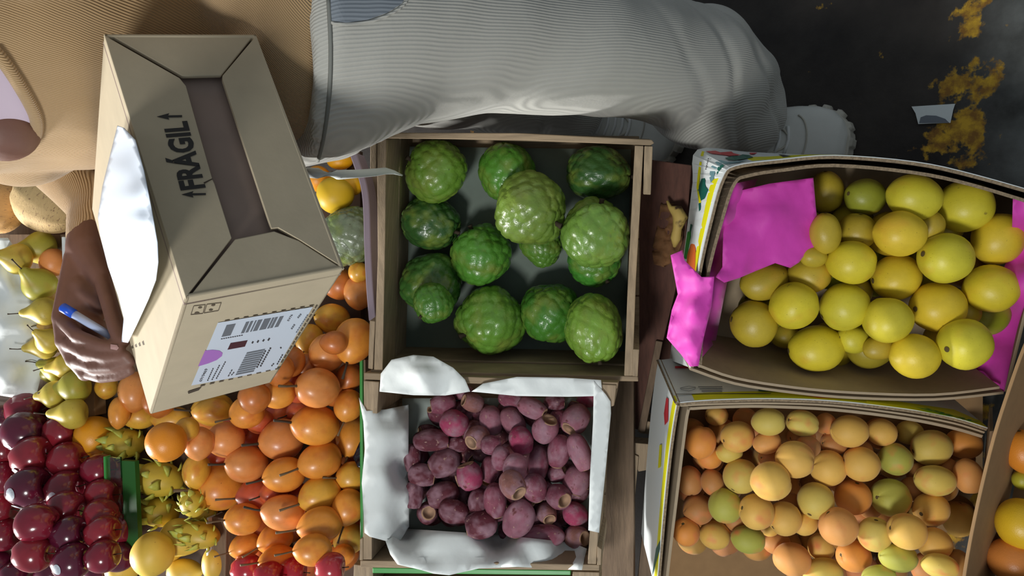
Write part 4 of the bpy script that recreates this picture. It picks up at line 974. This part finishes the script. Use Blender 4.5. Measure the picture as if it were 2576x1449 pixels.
GL = [(700, 330, 80, 80, 'k'), (600, 280, 90, 80, 'k'), (450, 560, 90, 80, 'r'), (300, 660, 80, 70, 'r'), (340, 580, 80, 70, 'r'), (330, 990, 112, 76, 'r'), (560, 520, 72, 62, 'r'), (200, 620, 80, 60, 'r'), (740, 880, 80, 80, 'k'), (880, 1000, 70, 70, 'k'), (560, 1010, 80, 80, 'r'), (420, 980, 80, 70, 'r'), (720, 1080, 80, 70, 'k'), (700, 1250, 70, 70, 'k'), (120, 780, 80, 70, 'r'), (520, 250, 70, 90, 'k'), (560, 400, 80, 80, 'r'), (760, 420, 80, 80, 'k'), (740, 720, 70, 70, 'k'),
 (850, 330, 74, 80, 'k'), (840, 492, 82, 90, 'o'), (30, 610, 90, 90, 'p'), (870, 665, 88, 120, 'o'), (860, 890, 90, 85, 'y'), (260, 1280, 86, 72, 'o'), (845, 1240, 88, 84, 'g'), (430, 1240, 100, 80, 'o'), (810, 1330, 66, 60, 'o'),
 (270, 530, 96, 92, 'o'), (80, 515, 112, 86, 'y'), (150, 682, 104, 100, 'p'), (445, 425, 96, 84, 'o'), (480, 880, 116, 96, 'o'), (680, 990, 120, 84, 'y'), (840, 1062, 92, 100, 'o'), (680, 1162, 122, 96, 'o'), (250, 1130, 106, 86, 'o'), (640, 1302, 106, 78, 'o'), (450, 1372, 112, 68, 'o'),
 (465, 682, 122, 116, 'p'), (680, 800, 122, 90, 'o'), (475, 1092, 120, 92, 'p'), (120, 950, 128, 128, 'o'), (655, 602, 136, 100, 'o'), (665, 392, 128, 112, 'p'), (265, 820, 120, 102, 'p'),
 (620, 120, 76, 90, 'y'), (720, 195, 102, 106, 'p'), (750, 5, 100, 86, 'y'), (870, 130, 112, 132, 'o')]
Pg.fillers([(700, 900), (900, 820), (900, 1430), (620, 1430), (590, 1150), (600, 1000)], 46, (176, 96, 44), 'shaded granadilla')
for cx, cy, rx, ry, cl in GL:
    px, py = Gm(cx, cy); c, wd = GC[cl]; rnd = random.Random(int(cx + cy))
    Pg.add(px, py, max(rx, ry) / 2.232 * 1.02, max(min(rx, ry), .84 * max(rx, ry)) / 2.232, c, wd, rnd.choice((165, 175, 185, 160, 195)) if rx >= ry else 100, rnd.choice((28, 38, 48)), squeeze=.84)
for px, py, rx, ry, cl in [(500, 1115, 38, 42, 'p'), (430, 1052, 48, 30, 'y'), (535, 1035, 48, 34, 'y'), (494, 1186, 34, 44, 'y'), (350, 1045, 44, 34, 'y'), (300, 1038, 26, 40, 'o'), (268, 975, 28, 28, 'y'), (340, 985, 40, 50, 'p'),
        (855, 715, 44, 40, 'k'), (840, 862, 34, 30, 'k'), (905, 735, 40, 44, 'p'), (902, 685, 26, 26, 'y'), (400, 1010, 40, 40, 'k'), (470, 1080, 30, 30, 'y'), (640, 1000, 40, 40, 'k'), (700, 930, 40, 40, 'k')]:
    c, wd = GC[cl]; Pg.add(px, py, rx, ry, c, wd, 180 if rx > ry else 90, 10, 'nostem', squeeze=.82)
Pg.finish(44)
Po = Pile(FH, 0, 'orange', 'orange', 'fruit', 'oranges beside the pitahayas', 'the heap', .26); Po.sph = Pd.sph
Po.add(238, 1097, 51, 50, (228, 158, 36), '', 190, 30, lab='round orange with visible navel, beside the red apples', squeeze=.84)
Po.add(418, 1112, 51, 50, (234, 146, 40), '', 110, 30, lab='shiny orange touching the topmost pitahaya', squeeze=.84)
for px, py, rx, ry, an, lb in [
    (515, 1292, 34, 22, 0, 'small scaly pitahaya by the divider, above the lowest one'), (486, 1266, 34, 36, 60, 'short round pitahaya beside the large orange granadilla'),
    (400, 1287, 54, 38, 10, 'yellow pitahaya with curling scales, second from bottom'), (500, 1346, 56, 34, 10, 'lowest yellow pitahaya lying on the mangoes'),
    (398, 1205, 66, 44, 5, 'long yellow pitahaya in the middle of its heap'), (312, 1115, 56, 38, 0, 'topmost yellow pitahaya with green scale tips beside two oranges')]:
    Pd.add(px, py, rx * .95, ry * .98, (196, 170, 56), '', an + 180, 5, lab=lb, squeeze=.82)
Po.add(855, 405, 34, 22, (240, 170, 20), '', lab='bright orange fruit just below the trouser waist', squeeze=.84)
Po.add(888, 466, 26, 26, (240, 180, 30), '', lab='small yellow fruit under the plastic strap, beside the mango', squeeze=.84)
Po.add(800, 450, 34, 34, (226, 150, 40), '', lab='orange fruit half hidden behind the parcel edge', squeeze=.84)
Pmg.add(842, 490, 46, 46, (218, 176, 30), '', 200, 20, lab='yellow mango beside the parcel, above the grey-green scaly fruit', squeeze=.84)
Pcu = Pile(FH, 0, 'custard', 'custard_apple', 'fruit', 'x', 'x', .26); Pcu.sph = Pd.sph
Pcu.add(882, 592, 76, 80, (112, 124, 100), '', 90, -10, None, 2, 'grey-green scaly custard apple behind the purple-grey strap', squeeze=.84)
for px, py, cl, wd in [(620, 1432, (170, 44, 56), 'red apple at the bottom edge, leftmost below the granadillas'), (735, 1440, (160, 30, 44), 'red apple at the bottom edge, middle one below the granadillas'), (832, 1428, (176, 50, 60), 'pinkish red apple at the bottom edge beside the crate corner'), (675, 1450, (150, 30, 40), 'dark red apple peeping between two others at the bottom edge')]:
    Pg.add(px, py, 42, 38, cl, '', 0, 0, None, None, wd, key='apple', name='apple', cat='fruit', squeeze=.8)

FS = Frame(905, 600, 1.30, 1867, 724)
st_ = ribbon('plastic_strap', FS, subdiv_line([(880, 392), (890, 420), (905, 465), (912, 520), (915, 620), (920, 720), (927, 808)]), .013, 0, .03, STRAP, None, 1, .002)
props(st_, 'purple-grey plastic strap standing along the custard apple crate', 'strap')
bp_ = sheet('plastic_scrap', [(888, 1150, 1.33), (905, 1112, 1.32), (918, 1108, 1.31), (920, 1180, 1.31), (900, 1175, 1.32)], DARKP, None, 6, .008, seed=31, freq=60)
props(bp_, 'black plastic scrap sticking out beside the white paper flap', 'plastic scrap')
tw = tube('bag_handle', [P(772, 434, .93), P(800, 436, .93), P(850, 440, .96), P(900, 437, 1.0), (P(940, 434, 1.05)), P(968, 430, 1.09), P(990, 433, 1.12), P(1012, 441, 1.14)], [.006, .0065, .006, .0055, .0055, .005, .003, .001], WHITEP, None, 10)
props(tw, 'twisted white plastic bag handle hanging over the crate corner', 'bag handle')
ps = wobj('paper_scrap', [], [], WHITEP) if False else None
def floor_pt(px, py, z=.003):
    r = ray(px, py); return CAM + r * ((z - CAM.z) / r.z)
pl_ = [(2293, 268), (2403, 261), (2398, 276), (2391, 309), (2310, 312), (2303, 285)]
ps = wobj('paper_scrap', [floor_pt(*p) for p in pl_] + [floor_pt(p[0], p[1], .0045) for p in pl_], [[5, 4, 3, 2, 1, 0], list(range(6, 12))] + [[i, (i + 1) % 6, (i + 1) % 6 + 6, i + 6] for i in range(6)], WHITEP)
fixn(ps); props(ps, 'small cut white paper scrap lying on the dark floor', 'paper')
g_ = [(2312, 310), (2316, 295), (2330, 290), (2355, 291), (2378, 299), (2388, 309)]
gq = wobj('grey_print', [floor_pt(p[0], p[1], .0050) for p in g_], [list(range(6))], INKG, ps)

# ------------------------------------------------------------------ the parcel (an orthogonal box held in front of the body)
def Cc(x, y, z): return CAM + FW * z - UP * x - XR * y
D = Cc(-.255, .008, .600); A = Cc(-.356, -.222, .669); C3 = Cc(-.392, .137, .831); E3 = Cc(-.148, -.017, .677)
va, vb, vc_ = A - D, C3 - D, E3 - D
SK = 1.0
bx = empty('parcel_box', D + va * .5 + vb * .5 + vc_, 'cardboard parcel marked FRÁGIL held in front of the person', 'box')
ua, ub, uc_ = va.normalized(), vb.normalized(), vc_.normalized()
def slab(name, o, e1, e2, nrm, th, mat, parent=bx, bev=.0015):
    vs = [o, o + e1, o + e1 + e2, o + e2]; vs += [v + nrm * th for v in vs]
    return bevel(fixn(wobj(name, vs, [[0, 1, 2, 3], [7, 6, 5, 4], [0, 4, 5, 1], [1, 5, 6, 2], [2, 6, 7, 3], [3, 7, 4, 0]], mat, parent)), bev)
T = .004
topp = slab('top_panel', D, va, vb, uc_, T, CARDG)
labp = slab('label_panel', D, vb, vc_, ua, T, CARDG)
slab('bottom_panel', D + vc_ - uc_ * T, va, vb, uc_, T, CARDG)
slab('back_panel', D + va - ua * T, vb, vc_, ua, T, CARDG)
slab('side_panel', D + vb - ub * T, va, vc_, ub, T, CARDG)
inner = slab('inner_flap', D + ub * .010, va, vc_, ub, .003, CARDP, bx, 0)
class PlaneBVH:
    def __init__(s, o, n): s.o, s.n = o, n
    def ray_cast(s, c, r): t = (s.o - c).dot(s.n) / r.dot(s.n); return c + r * t, s.n, 0, t
front = PlaneBVH(D, ub); top_ = PlaneBVH(D, uc_); lab_ = PlaneBVH(D, ua)
def proj(v):
    q = v - CAM; z = q.dot(FW); return (1288 + FPX * -q.dot(UP) / z, 724.5 + FPX * -q.dot(XR) / z)
pA, pD, pE, pF = proj(A), proj(D), proj(E3), proj(E3 + va)
def flap(poly, nm='flap', dz=0.0):
    pts = [front.ray_cast(CAM, ray(*p))[0] + ub * dz for p in poly]; n = len(pts); vs = pts + [p + ub * T for p in pts]
    return bevel(fixn(wobj(nm, vs, [list(range(n)), list(range(2 * n - 1, n - 1, -1))] + [[i, i + n, (i + 1) % n + n, (i + 1) % n] for i in range(n)], CARDG, bx)), .001)
flap([(pA[0] + 16, pA[1] + 3), (pF[0] - 4, pF[1]), (557, 188), (459, 190)], dz=.0008)
flap([pA, (pA[0] + 8, pA[1] + 8), (452, 196), (468, 216), (500, 330), (535, 452), (540, 462), (583, 598), (pD[0] + 2, pD[1] - 6), pD])
flap([(pD[0] + 8, pD[1] - 4), (pE[0] - 2, pE[1]), (752, 604), (690, 580), (592, 600)], dz=.0006)
flap([(pF[0] + 1, pF[1] + 4), pE, (pE[0] - 3, pE[1] - 4), (756, 604), (700, 572), (683, 574), (560, 200), (560, 190)])
INKL = mk('stamp_ink', lin(54, 52, 50), .8)
text_on('lettering', 'FRÁGIL', front, (515, 494 - 22), (468, 304), (457, 479), INKL, bx, .0008, .035)
def arrow(x, y, L_, mirror=False):
    d = Vector((-1, .02)).normalized(); n = Vector((-d.y, d.x)); b0 = Vector((x, y))
    pts = [b0 + n * 2.6, b0 + d * (L_ * .55) + n * 2.6, b0 + d * (L_ * .50) + n * 8, b0 + d * L_, b0 + d * (L_ * .50) - n * 8, b0 + d * (L_ * .55) - n * 2.6, b0 - n * 2.6]
    decal('arrow_mark', [tuple(p) for p in pts], front, INKL, bx, .0008)
arrow(518, 488, 62); arrow(458, 292, 64)
decal('slit', [(533, 449), (536, 450), (514, 462), (512, 459)], front, mk('dark_gap', lin(70, 60, 50), .9), bx, .0007)
def LD(nm, poly, mt, eps=.0007): return decal(nm, poly, lab_, mt, bx, eps)
lb = LD('address_label', [(481, 970), (548, 812), (787, 772), (694, 930), (600, 948)], mk('label_paper', lin(214, 226, 240), .4), .0006)
LD('printed_patch', [(498, 922), (516, 882), (535, 880), (552, 882), (560, 888), (558, 896), (545, 906), (525, 914)], PRINTP, .0012)
LD('printed_patch', [(572, 880), (580, 863), (623, 856), (616, 872)], INKM, .0012)
for a, b_ in [(0, .16), (.34, .40), (.42, .47), (.50, .53), (.55, .63), (.66, .78), (.80, .84), (.85, .90), (.93, 1.0)]:   # upper bar code
    q0, q1, q2, q3 = (557, 848), (700, 822), (714, 795), (570, 818)
    f_ = lambda t, u, v: (u[0] + (v[0] - u[0]) * t, u[1] + (v[1] - u[1]) * t)
    LD('bar', [f_(a, q0, q1), f_(b_, q0, q1), f_(b_, q3, q2), f_(a, q3, q2)], INKG, .0012)
for k in range(10):                                                                                                     # lower bar code
    t = k / 10; t2 = t + .072; u0, u1 = (592, 944), (622, 885); w0, w1 = (638, 935), (668, 876)
    LD('bar', [f_(t, u0, u1), f_(t, w0, w1), f_(t2, w0, w1), f_(t2, u0, u1)], INKG, .0012)
def micro(x0, y0, x1, y1, n, wd=2.0, mt=INK):
    for i in range(n):
        a = i / n; b_ = (i + .72) / n; dx, dy = x1 - x0, y1 - y0; l = math.hypot(dx, dy); nx, ny = -dy / l * wd, dx / l * wd
        LD('printed_letter', [(x0 + dx * a + nx, y0 + dy * a + ny), (x0 + dx * b_ + nx, y0 + dy * b_ + ny), (x0 + dx * b_ - nx, y0 + dy * b_ - ny), (x0 + dx * a - nx, y0 + dy * a - ny)], mt, .0012)
text_on('lettering', '6919469', lab_, (507, 960), (523, 928), (500, 960), INK, bx, .0013, .01)
micro(522, 958, 537, 925, 7, 1.4); micro(533, 956, 553, 917, 8, 1.4); micro(544, 953, 568, 908, 9, 1.4)
micro(574, 947, 585, 928, 3, 1.3); micro(582, 944, 590, 935, 2, 1.3); micro(556, 853, 612, 843, 10, 1.1)
micro(634, 864, 638, 857, 1, 2); micro(647, 862, 652, 854, 1, 2); micro(661, 859, 666, 852, 1, 2); micro(674, 857, 680, 848, 1, 2)
micro(646, 925, 669, 880, 8, 2.0); micro(655, 922, 682, 873, 9, 2.0); micro(705, 876, 709, 873, 1, 2)
text_on('lettering', 'EV76', lab_, (727, 808), (737, 792), (722, 807), INK, bx, .0013, .01)
micro(749, 800, 758, 789, 3, 2.2, INKG); micro(733, 828, 742, 815, 3, 2.2, INKG); micro(745, 837, 775, 790, 9, 1.4, INKG); micro(683, 921, 690, 913, 2, 1.6); micro(697, 917, 712, 890, 5, 1.6)
def dashes(p0, p1, n, wd=1.5):
    line = [];
    for i in range(n):
        a = i / n; b_ = (i + .5) / n; q = lambda t: (p0[0] + (p1[0] - p0[0]) * t, p0[1] + (p1[1] - p0[1]) * t)
        x0, y0 = q(a); x1, y1 = q(b_); dx, dy = x1 - x0, y1 - y0; l = math.hypot(dx, dy); nx, ny = -dy / l * wd, dx / l * wd
        LD('perforation', [(x0 + nx, y0 + ny), (x1 + nx, y1 + ny), (x1 - nx, y1 - ny), (x0 - nx, y0 - ny)], INKP, .0010)
INKP = mk('perforation_brown', lin(96, 84, 68), .9)  # flat dark brown for perforations, care symbols and torn strips
dashes((565, 808), (800, 768), 10); dashes((796, 770), (704, 918), 13, 2); dashes((704, 926), (492, 974), 9)
LD('slit', [(472, 985), (507, 974), (500, 982), (474, 991)], mk('dark_slit', lin(74, 62, 50), .9), .0010)
# care symbols on the corner of the label panel
for poly in ([(480, 792), (487, 770), (516, 767), (510, 789)], [(513, 788), (520, 766), (556, 762), (549, 782)]):
    for a, b_ in zip(poly, poly[1:] + poly[:1]):
        d = Vector((b_[0] - a[0], b_[1] - a[1])); n = Vector((-d.y, d.x)).normalized() * .7
        LD('care_symbol', [(a[0] + n.x, a[1] + n.y), (b_[0] + n.x, b_[1] + n.y), (b_[0] - n.x, b_[1] - n.y), (a[0] - n.x, a[1] - n.y)], INKP, .0010)
for c_, r_ in (((495, 788), 5), ((503, 774), 4), ((530, 780), 4), ((536, 768), 4)):
    LD('care_symbol', [(c_[0] + r_ * math.cos(t) * 1.3, c_[1] + r_ * .6 * math.sin(t)) for t in [i * PI / 4 for i in range(8)]], INKP, .0010)
for k in range(4):
    decal('torn_strip', [(330 + 9 * k, 872 - 4 * k), (334 + 9 * k, 868 - 4 * k), (352 + 7 * k, 925 - 9 * k), (349 + 7 * k, 927 - 9 * k)], top_, INKP, bx, .0010)

# sheet of paper being written on
class Lid:
    def __init__(s): s.o, s.d = D, uc_
    def at(s, px, py, dep=0.0):
        r = ray(px, py); return CAM + r * (((s.o - CAM).dot(s.d) + dep) / r.dot(s.d))
pp = [(296, 316), (312, 322), (340, 352), (362, 430), (380, 520), (396, 610), (398, 660), (392, 705), (374, 752), (345, 815), (322, 862), (306, 860), (312, 800), (298, 745), (272, 670), (252, 590), (247, 545), (258, 470), (280, 380)]
pap = sheet('writing_paper', [(x, y, -.008) for x, y in pp], BLUEP, None, 10, .0, ctrl=[(316, 440, -.022), (325, 500, -.032), (332, 560, -.036), (345, 640, -.034), (355, 700, -.024), (330, 780, -.012)], seed=41, fr=Lid(), soft=1800, pw=1.3)
props(pap, 'bright white sheet of paper lying folded on top of the parcel', 'paper')
# ------------------------------------------------------------------ the person writing on the parcel
fd = Vector((-.885, -.465, 0)); rd_ = Vector((-.465, .885, 0))
per = empty('person', (.32, .78, 0), 'person in tan ribbed sweater and pale grey trousers writing on a parcel', 'person')
def ring(c, a, b, z, n=40, p=2.2):
    out = []
    for k in range(n):
        t = 2 * PI * k / n; ct, st = math.cos(t), math.sin(t)
        out.append(Vector((c[0], c[1], z)) + fd * (a * abs(ct) ** (2 / p) * (1 if ct > 0 else -1)) + rd_ * (b * abs(st) ** (2 / p) * (1 if st > 0 else -1)))
    return out
def sect(px, pf, pb, ya, ry, tilt=0.0):   # cloth ring round hip or leg; tilt lifts its near half
    k = (1288 - px) / FPX; t = ya / (CP + SP * k); z = HC - t * (SP - CP * k); xf = (724.5 - pf) / FPX * t; xb = (724.5 - pb) / FPX * t
    cx, rx = (xf + xb) / 2, (xb - xf) / 2
    out = []
    for j in range(40):
        y = ya + ry * math.sin(2 * PI * j / 40); zt = HC - (SP - CP * k) * y / (CP + SP * k)
        out.append(Vector((cx + rx * math.cos(2 * PI * j / 40), y, z + (tilt * (zt - z) if y < ya else 0))))
    return out
# sweater
bm = bmesh.new()
loft(bm, [sect(800, 364, -215, .75, .125, 1), sect(785, 368, -215, .755, .130, 1), sect(720, 352, -190, .775, .135, 1), sect(650, 335, -165, .80, .135, 1), sect(600, 320, -150, .82, .13, 1)])
loft(bm, [ring((.300, .87), .125, .16, 1.06), ring((.298, .872), .126, .165, 1.09), ring((.285, .885), .125, .175, 1.15), ring((.268, .90), .122, .178, 1.25), ring((.25, .92), .125, .19, 1.34), ring((.24, .93), .11, .185, 1.42), ring((.24, .94), .08, .13, 1.47), ring((.24, .94), .06, .07, 1.50)])
ellipsoid(bm, P(50, 290, .885), (.082, .082, .075))
shR, elR, wrR = Vector((.22, 1.08, 1.43)), P(125, 345, 1.03), P(222, 600, .945)
capsule(bm, shR, elR, .068, .056); capsule(bm, elR, P(238, 520, .975), .056, .034); capsule(bm, P(238, 520, .975), wrR, .034, .030)
shL, elL = Vector((.285, .745, 1.43)), Vector((.350, .668, 1.17))
capsule(bm, shL, elL, .070, .056); capsule(bm, elL, Vector((.184, .825, 1.037)), .050, .032)
def swf(v, n):
    a = noise.noise(Vector((v.x * 9, v.y * 9, v.z * 14))); b2 = noise.noise(v * 24)
    return v + n * (.006 * a + .002 * b2)
sw = remeshed('sweater', bm, .006, SWEAT, per, 3, swf)
bsw = bvh_of(sw)
def hit(bv, px, py, up=0.0, dz=.9):
    r = ray(px, py).normalized(); h = bv.ray_cast(CAM, r)[0]
    if h is None: h = bv.find_nearest(P(px, py, dz))[0]
    return h - r * up
cpts = subdiv_line([(-20, 384), (20, 384), (55, 376), (80, 356), (92, 328), (90, 295), (76, 262), (55, 225), (30, 185), (5, 150), (-20, 120)], 3)
tube('neckband', [hit(bsw, x, y, .002, .8) for x, y in cpts], [.006] * len(cpts), SWEAT, per)
decal('vest', [(-20, 130), (5, 160), (30, 195), (52, 232), (74, 272), (88, 310), (80, 340), (-20, 380)], bsw, LAV, per, .003, 12)
# trousers
bm = bmesh.new()
LS = [(785, 404, -180, .74, .112, 1), (850, 400, -188, .73, .12, 1), (930, 374, -170, .72, .125, .8), (1060, 308, -140, .70, .125, .5), (1250, 288, -110, .68, .122, .2), (1400, 284, -80, .66, .118), (1560, 290, -45, .64, .112), (1700, 332, 0, .63, .106), (1800, 388, 50, .62, .103), (1850, 412, 90, .62, .096), (1868, 418, 115, .62, .092)]
loft(bm, [sect(*s) for s in LS])
loft(bm, [ring((.30, .88), .115, .15, 1.04), ring((.30, .88), .122, .155, .98), ring((.31, .88), .13, .165, .92), ring((.32, .88), .115, .16, .84)])
capsule(bm, Vector((.36, .96, .88)), Vector((.395, .99, .50)), .115, .095); capsule(bm, Vector((.395, .99, .50)), Vector((.40, 1.02, .16)), .095, .09)
def trf(v, n):
    f = max(0, min(1, (.62 - v.z) / .4))
    a = noise.noise(Vector((v.x * 6, v.y * 6, v.z * 9 + v.x * 6)))
    d = abs(noise.noise(Vector((v.x * 4 + 3, v.y * 5, v.z * 7 - v.x * 9)))) 
    return v + n * (.004 * noise.noise(v * 12) + .012 * a * (.4 + f) - .03 * f * max(0, .25 - d))
tr = remeshed('trousers', bm, .0065, TROUS, per, 3, trf)
btr = bvh_of(tr)
decal('pocket', [(828, -12), (834, 52), (870, 57), (925, 50), (975, 32), (1010, 10), (1025, -12)], btr, DENIM, per, .0012, 10)
pl2 = subdiv_line([(833, 57), (870, 61), (925, 55), (975, 38), (1012, 15), (1030, -10)])
tube('pocket_seam', [hit(btr, x, y, .001, .8) for x, y in pl2], [.0016] * len(pl2), TROUS, per, 6)
SEAM = mk('trouser_seam', lin(126, 128, 122), .9)
tube('waist_seam', [hit(btr, x, y, .0005, .8) for x, y in subdiv_line([(826, -10), (832, 120), (828, 240), (815, 340), (800, 405)])], [.0022] * 17, SEAM, per, 6)
# the body under the clothes: one continuous skin surface with head and hands
bm = bmesh.new()
H_ = Vector((.15, .90, 1.635))
loft(bm, [ring((.30, .865), .10, .15, .95), ring((.285, .885), .095, .145, 1.10), ring((.265, .90), .10, .15, 1.25), ring((.25, .92), .10, .16, 1.36), ring((.24, .935), .07, .13, 1.43), ring((.235, .94), .05, .06, 1.47)])
capsule(bm, Vector((.23, .935, 1.42)), H_ + Vector((.03, .02, -.05)), .055, .048)
hq = (fd + Vector((0, 0, -.55))).to_track_quat('Y', 'Z').to_matrix()
def hp(r_, f_, u_): return H_ + hq @ Vector((r_, f_, u_))
ellipsoid(bm, hp(0, -.01, .02), (.074, .095, .105), hq); ellipsoid(bm, hp(0, .03, -.05), (.055, .062, .065), hq)
capsule(bm, hp(0, .085, .012), hp(0, .108, -.018), .008, .013, 12); ellipsoid(bm, hp(0, .086, -.052), (.024, .010, .008), hq); ellipsoid(bm, hp(0, .078, -.085), (.026, .018, .018), hq)
for s in (-1, 1):
    ellipsoid(bm, hp(s * .077, -.005, -.005), (.010, .020, .032), hq); ellipsoid(bm, hp(s * .034, .070, .030), (.022, .014, .008), hq); ellipsoid(bm, hp(s * .042, .060, -.02), (.024, .02, .024), hq)
capsule(bm, shR, elR, .045, .038); capsule(bm, elR, P(238, 520, .975), .038, .026); capsule(bm, P(238, 520, .975), P(222, 625, .935), .026, .025)
capsule(bm, shL, elL, .045, .038); capsule(bm, elL, Vector((.184, .825, 1.037)), .038, .026)
# right hand (px, py, Z)
wr = P(220, 628, .933)
kn = [(152, 800, .892), (160, 858, .886), (186, 905, .885), (216, 938, .888)]
for (a, b_, c_), w0 in zip(kn, [(196, 650, .93), (212, 655, .93), (228, 660, .932), (246, 668, .934)]):
    capsule(bm, P(*w0), P(a, b_, c_), .0160, .0098, 14)
for a, b_ in zip(kn[:-1], kn[1:]): capsule(bm, P(*a), P(*b_), .0090, .0090, 14)
capsule(bm, P(200, 720, .915), P(262, 760, .91), .015, .014, 14); capsule(bm, P(190, 800, .90), P(250, 830, .90), .013, .012, 14)
capsule(bm, wr, P(262, 700, .915), .0235, .016, 14)
chains = [[(152, 800, .892), (196, 846, .866), (252, 868, .855), (300, 876, .850)], [(160, 858, .886), (212, 886, .862), (268, 898, .853), (316, 895, .848)],
          [(186, 905, .885), (232, 922, .864), (284, 922, .855), (328, 908, .850)], [(216, 938, .888), (255, 950, .870), (296, 946, .862), (328, 932, .856)],
          [(258, 690, .915), (280, 768, .885), (294, 826, .866), (307, 858, .856)]]
for ci, ch in enumerate(chains):
    r0 = [.0084, .0084, .0080, .0072, .0115][ci]
    for j in range(3): capsule(bm, P(*ch[j]), P(*ch[j + 1]), r0 * (1 - .08 * j), r0 * (.93 - .09 * j), 14)
# left hand flat under the parcel
lw = Vector((.184, .825, 1.037)); base = D + va * .62 + vb * .45 + vc_ + uc_ * .016
capsule(bm, lw, base, .024, .018, 14)
for j in range(4):
    a = base + ua * (.035 - .023 * j) * -1; b2 = a + ub * .0 - ua * .0 + (vb * .18) ; capsule(bm, base, a + vb * .08, .014, .012, 14); capsule(bm, a + vb * .08, b2 + vb * (.10 - .02 * abs(j - 1.5)), .009, .0075, 12)
capsule(bm, base, base - ua * .055 + ub * .01, .012, .009, 12)
# chest skin in the neckline
cc_ = hit(bsw, 6, 318, -.022, .8)
ellipsoid(bm, cc_, (.034, .034, .034))
# legs and feet inside the trousers and shoes
def sc_c(i): r = sect(*LS[i]); return sum(r, Vector()) / len(r)
capsule(bm, Vector((.30, .80, .95)), sc_c(5), .085, .055); capsule(bm, sc_c(5), Vector((.33, .63, .10)), .055, .038); capsule(bm, Vector((.33, .63, .09)), Vector((.315, .56, .045)), .034, .022)
capsule(bm, Vector((.33, .93, .95)), Vector((.395, .99, .50)), .085, .055); capsule(bm, Vector((.395, .99, .50)), Vector((.40, 1.02, .09)), .055, .038); capsule(bm, Vector((.40, 1.02, .09)), Vector((.35, .93, .045)), .034, .022)
body = remeshed('body', bm, .0026, SKIN, per, 1)
bm = bmesh.new(); ellipsoid(bm, hp(0, -.03, .045), (.088, .098, .100), hq); ellipsoid(bm, hp(0, -.10, .02), (.05, .05, .05), hq)
remeshed('hair', bm, .006, HAIR, per, 1)
for s in (-1, 1):
    bm = bmesh.new(); ellipsoid(bm, hp(s * .034, .073, .012), (.013, .009, .008), hq); e = remeshed('eye', bm, .002, EYEW, per, 1)
    bm = bmesh.new(); ellipsoid(bm, hp(s * .034, .081, .011), (.005, .003, .005), hq); remeshed('pupil', bm, .0012, EYED, e, 0)
# nails
bbd = bvh_of(body)
for poly in ([(278, 866), (294, 868), (299, 875), (294, 881), (278, 878)],):
    decal('fingernail', poly, bbd, NAIL, per, .0008, 5)
# shoes
def shoe(heel, toe, side=1):
    ax = (toe - heel); Ls = ax.length; ax.normalize(); sd = Vector((-ax.y, ax.x, 0)) ; root = per
    def sec(s, hw, z0, h, p=2.4, n=28, lean=0):
        o = []
        for k in range(n):
            t = 2 * PI * k / n; c, s_ = math.cos(t), math.sin(t)
            o.append(heel + ax * (s * Ls) + sd * (hw * abs(c) ** (2 / p) * (1 if c > 0 else -1) + lean) + Vector((0, 0, z0 + h / 2 + h / 2 * abs(s_) ** (2 / p) * (1 if s_ > 0 else -1))))
        return o
    S = [(-.02, .020, .028, .030), (.01, .036, .026, .075), (.10, .046, .024, .105), (.25, .049, .022, .110), (.38, .051, .020, .102), (.50, .055, .018, .088), (.65, .061, .018, .070), (.78, .062, .018, .058), (.88, .056, .018, .048), (.95, .042, .020, .036), (.99, .020, .024, .018)]
    S = [(q[0], q[1] * 1.16, q[2], q[3]) for q in S]
    bm = bmesh.new(); loft(bm, [sec(*q) for q in S]); up = remeshed('sneaker', bm, .004, SHOE, root, 2)
    bm = bmesh.new(); Q = [(-.04, .022), (0, .042), (.10, .050), (.3, .051), (.5, .057), (.65, .065), (.78, .067), (.89, .060), (.96, .045), (1.01, .022)]
    loft(bm, [sec(s, hw * 1.16, 0.0, .036, 4) for s, hw in Q])
    def nf(v, n):
        an = math.atan2((v - heel - ax * .6 * Ls).dot(sd), (v - heel - ax * .6 * Ls).dot(ax)); return v + (n * .003 * (1 if math.sin(an * 22) > 0 else -1) if .004 < v.z < .030 else Vector())
    so = remeshed('sole', bm, .0035, SOLE, up, 1, nf)
    bu = bvh_of(up)
    def top(s, x):
        p = heel + ax * (s * Ls) + sd * x; h = bu.ray_cast(p + Vector((0, 0, .4)), Vector((0, 0, -1)))[0]; return (h or p + Vector((0, 0, .05))) + Vector((0, 0, .0015))
    for k in range(5):
        s = .42 + .055 * k
        tube('lace', [top(s, -.026), top(s + .012, -.012), top(s + .018, 0), top(s + .012, .012), top(s, .026)], [.0032] * 5, LACE, up, 8)
    tube('toe_seam', [top(.67 + .10 * math.cos(t), .05 * math.sin(t)) for t in [(-1.4 + 2.8 * j / 12) for j in range(13)]], [.0016] * 13, SOLE, up, 6)
    tube('tongue_seam', [top(.40 + .26 * math.cos(t), .034 * math.sin(t)) for t in [(-1.5 + 3.0 * j / 12) for j in range(13)]], [.0022] * 13, SOLE, up, 6)
    return up
shoe(Vector((.310, .715, 0)), Vector((.268, .445, 0)))
shoe(Vector((.40, 1.06, 0)), Vector((.33, .80, 0)))
# pen
pen = empty('pen', P(235, 818, .86), 'blue-capped ballpoint pen held in the right hand', 'pen')
p0, p1 = P(154, 771, .866), P(314, 867, .872)
tube('cap', [p0, p0.lerp(p1, .02), p0.lerp(p1, .2)], [.004, .0055, .0055], PENB, pen, 14)
tube('barrel', [p0.lerp(p1, .2), p0.lerp(p1, .86)], [.0048, .0045], PENC, pen, 14)
tube('tip', [p0.lerp(p1, .86), p0.lerp(p1, .93), p1], [.0045, .003, .0008], METAL, pen, 14)
